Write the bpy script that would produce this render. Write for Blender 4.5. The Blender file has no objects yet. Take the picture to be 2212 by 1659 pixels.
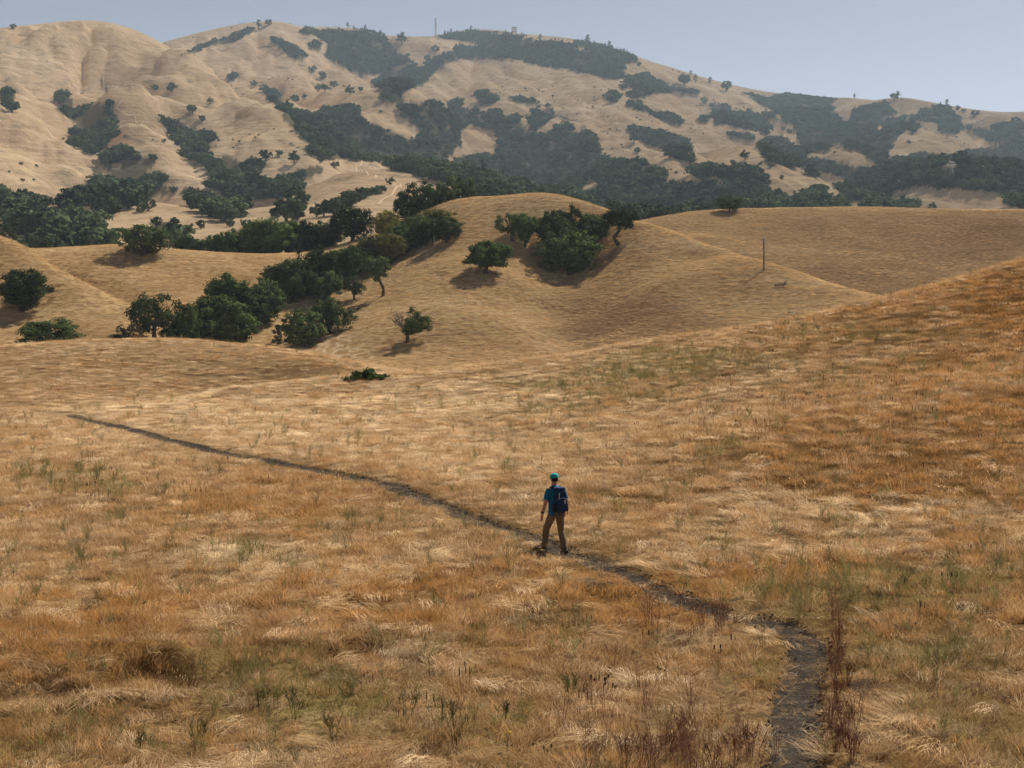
import bpy, bmesh, math, random, time
import numpy as np
from mathutils import Vector, Matrix
T0 = time.time()
sc = bpy.context.scene
COL = sc.collection
R = math.radians

# ------------------------------------------------------------------ camera
# photo units: a 2212 x 1659 picture, eye level on row HZ, focal length F
F, CX, HZ = 3038.7, 1106.0, 640.0
cam = bpy.data.cameras.new('camera'); camo = bpy.data.objects.new('camera', cam); COL.objects.link(camo)
cam.sensor_width = 36; cam.lens = 36 * F / 2212; cam.shift_y = (HZ - 829.5) / 2212
cam.clip_start = 0.5; cam.clip_end = 20000
camo.location = (0, 0, 0); camo.rotation_euler = (R(90), 0, 0)
sc.camera = camo

# ------------------------------------------------------------------ sky and sun
SUN_EL, SUN_AZ = 49.0, 38.0          # degrees; azimuth to the right of the view direction (+Y)
w = bpy.data.worlds.new('World'); sc.world = w; w.use_nodes = True
nt = w.node_tree; nt.nodes.clear()
sky = nt.nodes.new('ShaderNodeTexSky'); sky.sky_type = 'NISHITA'; sky.sun_disc = False
sky.sun_elevation = R(SUN_EL); sky.sun_rotation = R(SUN_AZ); sky.altitude = 100
sky.air_density = 0.36; sky.dust_density = 0.6; sky.ozone_density = 0.0
bg = nt.nodes.new('ShaderNodeBackground'); bg.inputs['Strength'].default_value = 0.05
wo = nt.nodes.new('ShaderNodeOutputWorld')
hs0 = nt.nodes.new('ShaderNodeHueSaturation'); hs0.inputs['Saturation'].default_value = 0.5; hs0.inputs['Value'].default_value = 0.84
nt.links.new(sky.outputs[0], hs0.inputs['Color']); nt.links.new(hs0.outputs[0], bg.inputs[0]); nt.links.new(bg.outputs[0], wo.inputs[0])
sl = bpy.data.lights.new('sun', 'SUN'); sl.energy = 5.0; sl.angle = R(0.53); sl.color = (1.0, 0.94, 0.84)
so = bpy.data.objects.new('sun', sl); COL.objects.link(so)
sd = Vector((math.sin(R(SUN_AZ)) * math.cos(R(SUN_EL)), math.cos(R(SUN_AZ)) * math.cos(R(SUN_EL)), math.sin(R(SUN_EL))))
so.rotation_euler = sd.to_track_quat('Z', 'Y').to_euler()
vs = sc.view_settings
vs.view_transform = 'Standard'; vs.look = 'None'; vs.exposure = 1.3; vs.gamma = 1.0; vs.use_curve_mapping = False
cy = sc.cycles
cy.max_bounces = 4; cy.diffuse_bounces = 2; cy.transmission_bounces = 3; cy.volume_bounces = 0; cy.glossy_bounces = 2
cy.use_denoising = True
HAZE = dict(density=0.000064, color=(0.66, 0.83, 1.0), g=0.0)

# ------------------------------------------------------------------ numpy noise
def _h(ix, iy, s):
    n = (ix.astype(np.int64) * 374761393 + iy.astype(np.int64) * 668265263 + s * 1274126177) & 0xFFFFFFFF
    n = ((n ^ (n >> 13)) * 1103515245) & 0xFFFFFFFF
    n = ((n ^ (n >> 16)) * 2654435761) & 0xFFFFFFFF
    return ((n ^ (n >> 15)) & 0xFFFFFF) / float(0xFFFFFF)
def vnoise(x, y, s=0):
    x = np.asarray(x, float); y = np.asarray(y, float)
    fx = np.floor(x); fy = np.floor(y); u = x - fx; v = y - fy
    u = u * u * u * (u * (u * 6 - 15) + 10); v = v * v * v * (v * (v * 6 - 15) + 10)
    a = _h(fx, fy, s); b = _h(fx + 1, fy, s); c = _h(fx, fy + 1, s); d = _h(fx + 1, fy + 1, s)
    return (a * (1 - u) + b * u) * (1 - v) + (c * (1 - u) + d * u) * v * 1.0
def fbm(x, y, s=0, o=4):
    t = 0; a = 1; n = 0
    for k in range(o):
        t = t + a * vnoise(x * 2 ** k + 17.3 * k, y * 2 ** k - 9.1 * k, s + k); n += a; a *= 0.5
    return t / n
def ridge(x, y, s=0, o=3):
    t = 0; a = 1; n = 0
    for k in range(o):
        t = t + a * (1 - np.abs(2 * vnoise(x * 2 ** k + 5.7 * k, y * 2 ** k + 3.3 * k, s + k) - 1)); n += a; a *= 0.5
    return t / n
def sstep(a, b, x):
    t = np.clip((x - a) / (b - a), 0, 1); return t * t * (3 - 2 * t)
def proj(x, y, z): return CX + F * x / y, HZ - F * z / y
def gauss(vx, vy, L):
    t = 0
    for (cx, cy_, rx, ry, wt) in L: t = t + wt * np.exp(-(((vx - cx) / rx) ** 2 + ((vy - cy_) / ry) ** 2))
    return t

# ------------------------------------------------------------------ terrain sheets
def tps_fit(P, z, lam=1e-4):
    n = len(P); d = np.sqrt(((P[:, None] - P[None]) ** 2).sum(-1)) + 1e-12
    K = d * d * np.log(d) + lam * np.eye(n)
    A = np.zeros((n + 3, n + 3)); A[:n, :n] = K; A[:n, n] = 1; A[:n, n + 1:] = P; A[n, :n] = 1; A[n + 1:, :n] = P.T
    return np.linalg.solve(A, np.concatenate([z, np.zeros(3)]))
def tps_eval(P, c, Q):
    out = np.empty(len(Q)); n = len(P)
    for i in range(0, len(Q), 20000):
        q = Q[i:i + 20000]
        d2 = (q[:, 0:1] - P[None, :, 0]) ** 2 + (q[:, 1:2] - P[None, :, 1]) ** 2 + 1e-20
        out[i:i + 20000] = (0.5 * d2 * np.log(d2)) @ c[:n] + c[n] + q @ c[n + 1:]
    return out
class Sheet:
    """a heightfield sampled on a fan grid in world space: rows of growing distance Y, columns of X/Y"""
    def __init__(s, pix, hgt, y0, y1, ny, t0, t1, ntc, lam=1e-4, drop=(850.0 - HZ) / F):
        P = [((vx - CX) / F, math.log(D)) for vx, vy, D in pix] + [((vx - CX) / F, math.log(D)) for vx, z, D in hgt]
        Z = [(HZ - vy) / F * D for vx, vy, D in pix] + [z - drop * D for vx, z, D in hgt]
        s.T = np.linspace(t0, t1, ntc); s.L = np.linspace(math.log(y0), math.log(y1), ny)
        P = np.array(P); Z = np.array(Z)
        g = np.stack(np.meshgrid(s.T, s.L), -1).reshape(-1, 2)
        s.Z = tps_eval(P, tps_fit(P, Z, lam), g).reshape(ny, ntc)
        s.Y = np.exp(s.L)[:, None] * np.ones((1, ntc)); s.X = s.Y * s.T[None, :]
    def z(s, x, y):
        t = np.asarray(x, float) / y; l = np.log(y)
        a = np.clip((t - s.T[0]) / (s.T[1] - s.T[0]), 0, len(s.T) - 1.001); b = np.clip((l - s.L[0]) / (s.L[1] - s.L[0]), 0, len(s.L) - 1.001)
        i = a.astype(int); j = b.astype(int); u = a - i; v = b - j
        return (s.Z[j, i] * (1 - u) + s.Z[j, i + 1] * u) * (1 - v) + (s.Z[j + 1, i] * (1 - u) + s.Z[j + 1, i + 1] * u) * v
    def hit(s, vx, vy):
        """first surface point seen at a photo position"""
        yy = np.exp(np.linspace(s.L[0], s.L[-1], 4 * len(s.L))); t = (vx - CX) / F
        d = s.z(yy * t, yy) - (HZ - vy) / F * yy
        k = np.nonzero(d >= 0)[0]
        k = k[0] if len(k) else int(np.argmax(d / yy))
        y = float(yy[k]); x = y * t
        return x, y, float(s.z(np.array([x]), np.array([y]))[0])
    def vis(s):
        a = s.Z / s.Y; m = np.maximum.accumulate(a, 0); return a >= m - 0.0012
    def mesh(s, name, mat, cols=None, extra=None):
        ny, n = s.Z.shape
        v = np.stack([s.X, s.Y, s.Z], -1).reshape(-1, 3)
        k = (np.arange(ny - 1)[:, None] * n + np.arange(n - 1)[None]).reshape(-1)
        f = np.stack([k, k + 1, k + n + 1, k + n], -1)
        me = bpy.data.meshes.new(name); me.vertices.add(len(v)); me.vertices.foreach_set('co', v.ravel())
        me.loops.add(f.size); me.loops.foreach_set('vertex_index', f.ravel().astype(np.int32))
        me.polygons.add(len(f)); me.polygons.foreach_set('loop_start', (np.arange(len(f)) * 4).astype(np.int32))
        me.update(calc_edges=True); me.polygons.foreach_set('use_smooth', np.ones(len(f), bool))
        for nm, arr in (cols or {}).items():
            a = me.attributes.new(nm, 'FLOAT', 'POINT'); a.data.foreach_set('value', np.ascontiguousarray(arr, dtype=np.float32).ravel())
        me.materials.append(mat)
        o = bpy.data.objects.new(name, me); COL.objects.link(o); o['kind'] = 'structure'
        return o

# ------------------------------------------------------------------ materials
def newmat(name):
    m = bpy.data.materials.new(name); m.use_nodes = True; n = m.node_tree; n.nodes.clear()
    return m, n, n.nodes.new('ShaderNodeOutputMaterial')
def N(n, t, **kw):
    nd = n.nodes.new(t)
    for k, v in kw.items():
        if k in nd.inputs: nd.inputs[k].default_value = v
        else: setattr(nd, k, v)
    return nd
def ramp(n, fac, stops):
    r = n.nodes.new('ShaderNodeValToRGB'); e = r.color_ramp.elements
    while len(e) < len(stops): e.new(0.5)
    for i, (p, c) in enumerate(stops): e[i].position = p; e[i].color = (*c, 1) if len(c) == 3 else c
    n.links.new(fac, r.inputs[0]); return r.outputs[0]
def mixc(n, fac, a, b, mode='MIX'):
    m = n.nodes.new('ShaderNodeMix'); m.data_type = 'RGBA'; m.blend_type = mode
    for s, v in ((m.inputs[0], fac), (m.inputs[6], a), (m.inputs[7], b)):
        if isinstance(v, (int, float)): s.default_value = v
        elif isinstance(v, tuple): s.default_value = (*v, 1)
        else: n.links.new(v, s)
    return m.outputs[2]
def math_(n, op, a, b=None):
    m = n.nodes.new('ShaderNodeMath'); m.operation = op
    for s, v in zip(m.inputs, (a, b)):
        if v is None: continue
        if isinstance(v, (int, float)): s.default_value = v
        else: n.links.new(v, s)
    return m.outputs[0]
def noise(n, vec, scale, detail=4, rough=0.55, dist=0.0):
    t = N(n, 'ShaderNodeTexNoise', Scale=scale, Detail=detail, Roughness=rough, Distortion=dist)
    if vec is not None: n.links.new(vec, t.inputs['Vector'])
    return t.outputs['Fac']
def mapped(n, sc_, loc=(0, 0, 0), rot=(0, 0, 0)):
    tc = n.nodes.new('ShaderNodeNewGeometry'); mp = N(n, 'ShaderNodeMapping'); mp.inputs['Scale'].default_value = sc_
    mp.inputs['Location'].default_value = loc; mp.inputs['Rotation'].default_value = rot
    n.links.new(tc.outputs['Position'], mp.inputs[0]); return mp.outputs[0]
def attr(n, name, typ='GEOMETRY'):
    a = n.nodes.new('ShaderNodeAttribute'); a.attribute_name = name; a.attribute_type = typ; return a
def bump(n, h, strength, dist):
    b = N(n, 'ShaderNodeBump', Strength=strength, Distance=dist); n.links.new(h, b.inputs['Height']); return b.outputs[0]
def diffuse_out(n, out, color, normal=None, rough=1.0):
    d = N(n, 'ShaderNodeBsdfDiffuse'); d.inputs['Roughness'].default_value = rough
    if isinstance(color, tuple): d.inputs[0].default_value = (*color, 1)
    else: n.links.new(color, d.inputs[0])
    if normal is not None: n.links.new(normal, d.inputs['Normal'])
    n.links.new(d.outputs[0], out.inputs[0])
def simple(name, c, rough=0.8, var=0.25, scale=6.0):
    m, n, out = newmat(name)
    p = N(n, 'ShaderNodeBsdfPrincipled', Roughness=rough); p.inputs['Specular IOR Level'].default_value = 0.5 if rough < .7 else 0.05
    f = noise(n, mapped(n, (1, 1, 1)), scale, 4)
    n.links.new(ramp(n, f, [(0.25, tuple(x * (1 - var) for x in c)), (0.75, tuple(min(1, x * (1 + var)) for x in c))]), p.inputs['Base Color'])
    n.links.new(bump(n, f, 0.3, 0.02), p.inputs['Normal'])
    n.links.new(p.outputs[0], out.inputs[0]); return m
def leafmat(name, c1, c2, c3, trans=0.16, inst=False):
    """leaf clumps: colour varies per tree and per leaf; part of the sun shines through"""
    m, n, out = newmat(name)
    f = noise(n, mapped(n, (1, 1, 1)), 0.9, 3)
    col = ramp(n, f, [(0.3, c1), (0.55, c2), (0.8, c3)])  # lightest tone brightened as painted sun highlights on the clumps
    oi = n.nodes.new('ShaderNodeObjectInfo')
    hs = N(n, 'ShaderNodeHueSaturation')
    n.links.new(math_(n, 'MULTIPLY_ADD', oi.outputs['Random'], 1.0), hs.inputs['Value']); hs.inputs['Value'].links[0].from_node.inputs[2].default_value = 0.55
    n.links.new(col, hs.inputs['Color']); col = hs.outputs[0]
    d = N(n, 'ShaderNodeBsdfDiffuse'); t = N(n, 'ShaderNodeBsdfTranslucent'); x = N(n, 'ShaderNodeMixShader'); x.inputs[0].default_value = trans
    n.links.new(col, d.inputs[0]); n.links.new(col, t.inputs[0]); n.links.new(d.outputs[0], x.inputs[1]); n.links.new(t.outputs[0], x.inputs[2])
    n.links.new(x.outputs[0], out.inputs[0]); return m
def grassmat(name, trans=0.45):
    """blades tinted by the tuft's own colour"""
    m, n, out = newmat(name)
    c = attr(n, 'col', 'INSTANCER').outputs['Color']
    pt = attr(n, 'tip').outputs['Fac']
    c = mixc(n, 1.0, c, ramp(n, pt, [(0.0, (0.42, 0.38, 0.34)), (0.55, (1, 1, 1)), (1.0, (1.12, 1.06, 0.95))]), 'MULTIPLY')  # blade bases darkened in colour, painted shade inside the tuft
    d = N(n, 'ShaderNodeBsdfDiffuse'); t = N(n, 'ShaderNodeBsdfTranslucent'); x = N(n, 'ShaderNodeMixShader'); x.inputs[0].default_value = trans
    n.links.new(c, d.inputs[0]); n.links.new(c, t.inputs[0]); n.links.new(d.outputs[0], x.inputs[1]); n.links.new(t.outputs[0], x.inputs[2])
    n.links.new(x.outputs[0], out.inputs[0]); return m

# field: straw litter between the tufts, its colour darkened as painted shade; masks tell where the turf is green, orange, pale or trodden to soil
mf, n, out = newmat('field_turf')
f1 = noise(n, mapped(n, (1, 1, 1)), 0.6, 6); f2 = noise(n, mapped(n, (1, 1, 1)), 14, 5, 0.7); f3 = noise(n, mapped(n, (1, 1, 1)), 3.0, 5, 0.7, 1.0)
c = ramp(n, f1, [(0.25, (0.15, 0.085, 0.034)), (0.5, (0.23, 0.135, 0.058)), (0.75, (0.32, 0.205, 0.098))])
c = mixc(n, attr(n, 'orange').outputs['Fac'], c, (0.24, 0.115, 0.032))
c = mixc(n, attr(n, 'pale').outputs['Fac'], c, (0.46, 0.325, 0.185))
c = mixc(n, attr(n, 'green').outputs['Fac'], c, (0.20, 0.17, 0.060))
c = mixc(n, 1.0, c, ramp(n, f2, [(0.25, (0.45, 0.42, 0.40)), (0.6, (1.1, 1.1, 1.1))]), 'MULTIPLY')
c = mixc(n, 1.0, c, ramp(n, f3, [(0.3, (0.7, 0.68, 0.66)), (0.65, (1.15, 1.15, 1.15))]), 'MULTIPLY')
c = mixc(n, attr(n, 'soil').outputs['Fac'], c, (0.085, 0.062, 0.046))
diffuse_out(n, out, c, bump(n, f2, 0.8, 0.05))

# mid hills: dry grass with cattle terracettes along the contours
mm, n, out = newmat('hill_grass')
f1 = noise(n, mapped(n, (1, 1, 1)), 0.035, 6, 0.6); f2 = noise(n, mapped(n, (1, 1, 1)), 0.8, 5, 0.7)
ter = noise(n, mapped(n, (0.10, 0.10, 1.5)), 1.0, 4, 0.6, 0.6)
c = ramp(n, f1, [(0.3, (0.35, 0.225, 0.105)), (0.5, (0.44, 0.30, 0.15)), (0.72, (0.52, 0.375, 0.20))])
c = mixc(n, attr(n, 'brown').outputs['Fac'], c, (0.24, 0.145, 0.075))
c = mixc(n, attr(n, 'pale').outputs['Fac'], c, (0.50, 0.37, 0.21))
c = mixc(n, 1.0, c, ramp(n, f2, [(0.28, (0.55, 0.52, 0.50)), (0.62, (1.1, 1.1, 1.1))]), 'MULTIPLY')
c = mixc(n, 1.0, c, ramp(n, ter, [(0.36, (0.86, 0.85, 0.84)), (0.5, (1.0, 1.0, 1.0)), (0.66, (1.1, 1.1, 1.1))]), 'MULTIPLY')
vo = N(n, 'ShaderNodeTexVoronoi', Scale=0.42); vo.feature = 'DISTANCE_TO_EDGE'; vo.inputs['Randomness'].default_value = 1.0
n.links.new(mapped(n, (1, 0.7, 1)), vo.inputs['Vector'])
cow = ramp(n, vo.outputs['Distance'], [(0.0, (1, 1, 1)), (0.07, (.9, .9, .9)), (0.17, (0, 0, 0))])
cm = math_(n, 'MULTIPLY', cow, attr(n, 'cow').outputs['Fac'])
c = mixc(n, cm, c, (0.58, 0.46, 0.32))
hh = math_(n, 'ADD', f2, math_(n, 'MULTIPLY', ter, 2.0))
diffuse_out(n, out, c, bump(n, hh, 0.7, 0.35))

# far mountains
mfar, n, out = newmat('mountain_grass')
f1 = noise(n, mapped(n, (1, 1, 1)), 0.006, 6, 0.6); f2 = noise(n, mapped(n, (1, 1, 1)), 0.09, 6, 0.7)
ter = noise(n, mapped(n, (0.012, 0.012, 0.16)), 1.0, 5, 0.65, 0.8)
c = ramp(n, f1, [(0.3, (0.40, 0.275, 0.155)), (0.5, (0.49, 0.350, 0.212)), (0.7, (0.57, 0.425, 0.275))])
c = mixc(n, 1.0, c, ramp(n, f2, [(0.25, (0.62, 0.60, 0.58)), (0.5, (1, 1, 1)), (0.7, (1.06, 1.06, 1.06))]), 'MULTIPLY')
c = mixc(n, 1.0, c, ramp(n, ter, [(0.33, (0.88, 0.87, 0.86)), (0.5, (1.0, 1.0, 1.0)), (0.7, (1.06, 1.06, 1.06))]), 'MULTIPLY')
f4 = noise(n, mapped(n, (1, 1, 2.2)), 0.03, 5, 0.75)
c = mixc(n, ramp(n, f4, [(0.55, (0, 0, 0)), (0.70, (0.8, 0.8, 0.8))]), c, (0.17, 0.135, 0.085))
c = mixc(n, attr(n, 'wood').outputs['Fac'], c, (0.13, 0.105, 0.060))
diffuse_out(n, out, c, bump(n, math_(n, 'ADD', f2, ter), 0.8, 3.0))

M = {}
M['oak_leaf'] = leafmat('oak_leaf', (0.026, 0.038, 0.014), (0.050, 0.068, 0.024), (0.095, 0.112, 0.042))
M['green_leaf'] = leafmat('green_leaf', (0.035, 0.060, 0.018), (0.060, 0.095, 0.028), (0.095, 0.13, 0.04))
M['yellow_leaf'] = leafmat('yellow_leaf', (0.085, 0.085, 0.022), (0.14, 0.125, 0.032), (0.20, 0.155, 0.045))
M['dull_leaf'] = leafmat('dull_leaf', (0.060, 0.060, 0.030), (0.090, 0.085, 0.042), (0.12, 0.10, 0.05))
M['far_leaf'] = leafmat('far_leaf', (0.025, 0.037, 0.018), (0.048, 0.066, 0.031), (0.100, 0.116, 0.050), 0.16)
M['bark'] = simple('bark', (0.075, 0.060, 0.048), 0.9, 0.4, 5)
M['dead_wood'] = simple('dead_wood', (0.11, 0.090, 0.075), 0.9, 0.4, 8)
M['pole_wood'] = simple('pole_wood', (0.10, 0.085, 0.075), 0.85, 0.3, 3)
M['steel'] = simple('steel', (0.22, 0.23, 0.24), 0.5, 0.15, 1)
M['soil'] = None
def tag(o, label, cat, group=None, kind=None):
    if label: o['label'] = label
    if cat: o['category'] = cat
    if group: o['group'] = group
    if kind: o['kind'] = kind
    return o
def obj(name, me, mat=None, parent=None, loc=None):
    o = bpy.data.objects.new(name, me); COL.objects.link(o)
    if mat is not None: me.materials.append(mat)
    if parent is not None: o.parent = parent
    if loc is not None: o.location = loc
    return o

# ------------------------------------------------------------------ far mountains
FAR = [  # skyline of the left hill and its spurs: photo column, photo row, distance in metres
(-250,85,1900),(-60,70,1950),(0,64,1950),(70,57,1960),(130,53,1980),(180,53,2000),(225,56,2000),(270,68,1990),(300,78,1970),(340,92,1940),(389,117,1880),
(430,138,1820),(468,158,1760),(540,194,1640),(608,238,1520),(650,275,1430),(677,306,1360),(689,342,1270),
(100,110,1700),(200,112,1720),(60,160,1500),(160,178,1480),(280,138,1680),(306,155,1600),
(252,198,1382),(266,223,1315),(295,266,1200),(324,306,1104),(374,346,998),(432,378,902),(460,392,864),
(150,205,1498),(190,258,1380),(215,304,1273),(250,349,1145),(240,392,1017),(190,432,910),(110,482,760),
(-80,200,1300),(0,230,1250),(61,270,1150),(144,313,1050),(202,346,970),(245,376,900),(60,340,920),(-20,330,900),(110,380,850),(40,420,740),(-80,370,850),
(300,192,1648),(352,218,1552),(349,256,1434),(396,292,1316),(414,328,1209),(468,364,1091),(504,398,995),(486,442,867),(486,472,749),
(380,178,1574),(450,214,1459),(522,243,1363),(576,272,1277),(619,304,1190),(640,325,1133),
(560,340,1080),(612,341,1060),(570,372,980),(620,384,970),
(313,421,690),(360,419,680),(400,424,675),(446,457,620),(490,488,580),(330,455,610),(230,456,630),(205,504,550),(400,470,590),
(695,349,930),(720,342,930),(760,343,920),(798,347,910),(850,362,890),(888,378,870),(940,386,850),(990,402,820),(655,385,850),(590,414,770),(533,439,700),(500,472,630),(620,452,620),(700,420,690),(780,400,740),(830,420,670),(720,470,550),(640,482,550),
# hidden ground behind the ridges
(330,150,2300),(430,190,2200),(530,235,2000),(620,262,1780),(700,298,1620),(760,335,1450),(720,365,1240),(820,372,1240),(900,395,1180),(360,446,930),(300,444,900),(430,455,860),(30,262,1420),(150,345,1180),
# second peak and the ridge with the woods
(380,122,2480),(430,103,2500),(480,88,2530),(545,64,2580),(590,49,2620),(620,51,2630),(650,60,2640),(684,90,2560),(708,124,2470),(762,155,2360),(800,178,2270),(823,194,2200),
(560,110,2380),(540,150,2180),(580,200,2020),(640,160,2240),(700,180,2110),
(644,216,1900),(702,196,1930),(780,205,1870),(845,220,1790),(870,248,1690),(917,284,1560),(760,260,1740),(830,290,1620),
(700,66,2850),(760,68,2880),(800,73,2900),(838,78,2950),(881,82,3050),(938,81,3100),(974,86,3080),(1035,96,3000),(800,115,2730),(900,112,2880),(960,108,2930),
(850,145,2782),(838,178,2604),(856,207,2436),(884,236,2236),(918,264,2068),(958,300,1869),(950,340,1638),(890,362,1491),(1000,388,1270),(1050,420,1080),
# summit
(942,80,3350),(981,69,3450),(1021,64,3500),(1061,67,3500),(1115,72,3480),(1151,82,3450),(1212,89,3400),(1262,89,3350),(1320,104,3300),(1367,121,3250),(1392,130,3180),(1428,139,3120),(1464,151,3080),(1500,165,3040),(1545,185,3000),(1581,195,2960),
# the broad golden slope
(931,160,2600),(960,138,2700),(996,124,2780),(1086,124,2800),(1176,140,2760),(1284,158,2740),(1342,169,2720),(1400,187,2700),
(881,194,2430),(960,185,2420),(1104,173,2500),(1212,198,2400),(1320,223,2300),(1050,215,2250),(1130,215,2230),(1392,245,2200),(1464,274,2080),(1530,310,1950),(1600,345,1800),(1680,385,1600),(1740,415,1400),
(1000,245,2080),(1060,275,1920),(1040,292,1760),(1030,332,1600),(1165,238,2237),(1150,274,2046),(1110,314,1834),(1100,352,1654),(1120,400,1280),
(1250,240,2200),(1290,290,1950),(1220,268,2040),(1270,330,1700),(1330,380,1450),(1390,420,1200),(1300,362,1480),(1420,330,1750),(1450,380,1500),(1470,402,1330),
# right hand ridge
(1596,196,2950),(1625,204,3050),(1660,208,3150),(1700,203,3250),(1740,208,3250),(1776,212,3200),(1826,211,3050),(1862,215,3000),(1884,218,2950),(1913,214,2850),(1949,211,2800),(1977,220,2780),(2006,228,2760),(2035,234,2750),(2064,239,2740),(2100,249,2720),(2136,267,2680),(2157,285,2620),
(2136,275,3100),(2180,268,3150),(2212,264,3200),(2350,250,3250),
(1700,240,2926),(1760,270,2650),(1790,304,2438),(1830,334,2237),(1880,354,2078),(1600,215,2700),(1680,250,2500),(1720,285,2300),(1740,320,2130),(1770,340,2040),
(1930,250,2600),(1950,300,2350),(2000,260,2550),(2060,310,2300),(2150,330,2300),(1920,330,2180),(1950,362,1880),(2050,382,1780),(2150,392,1740),(2230,385,1780),(1900,392,1640),
(1500,240,2560),(1560,262,2440),(1640,300,2240),(1560,290,2200),
(1925,412,1120),(1960,405,1150),(2010,405,1130),(2080,412,1100),(2150,430,1050),(2212,455,1000),(2000,462,850),(2150,475,800),(2020,424,1340),(2150,440,1300),
(1400,468,850),(1500,466,850),(1600,458,850),(1700,452,870),(1800,452,900),(1250,452,900),(1150,440,950),(1100,425,1050),
(0,520,480),(100,530,480),(250,540,480),(400,545,480),(600,548,470),(800,525,470),(950,485,560),(1060,450,780)]
FARH = [(x, 10, 330) for x in (-300, 0, 400, 800, 1200, 1600, 2000, 2500)] + [(x, z, 4100) for x, z in ((-300, 350), (200, 400), (600, 600), (1000, 760), (1400, 640), (1800, 560), (2400, 560))] + [(-300, 220, 1200), (2500, 300, 2000), (2500, 120, 1000), (2500, 700, 3100)]
far = Sheet(FAR, FARH, 320, 4000, 430, -0.46, 0.46, 720, 2e-5)
ang_ = far.Z / far.Y
amp = sstep(350, 1200, far.Y) * (0.18 + 0.82 * sstep(0.0, 0.014, ang_.max(0)[None] - ang_))
wx = far.X + 60 * (fbm(far.X / 200, far.Y / 200, 5, 2) - .5); wy = far.Y
gl = 0.62 - ridge(wx / 190, wy / 420, 11, 1); gl2 = 0.62 - ridge(wx / 70 + 3 + .004 * wy, wy / 190, 13, 3)
far.Z += amp * (60 * gl * sstep(0.0, 1.0, far.Y / 2500 + 0.2) + 36 * gl2 * (0.4 + 0.6 * sstep(600, 2000, far.Y)) + 13 * (fbm(far.X / 45, far.Y / 80, 31, 4) - 0.5) + 20 * (fbm(far.X / 260, far.Y / 260, 41, 2) - 0.5))

dl = (far.Z / far.Y).max(0) - ang_.max(0)   # keep the skyline where it stands
na_ = far.Z / far.Y; far.Z -= dl[None] * far.Y * sstep(0.030, 0.0, na_.max(0)[None] - na_) * sstep(700, 1200, far.Y)
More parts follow.
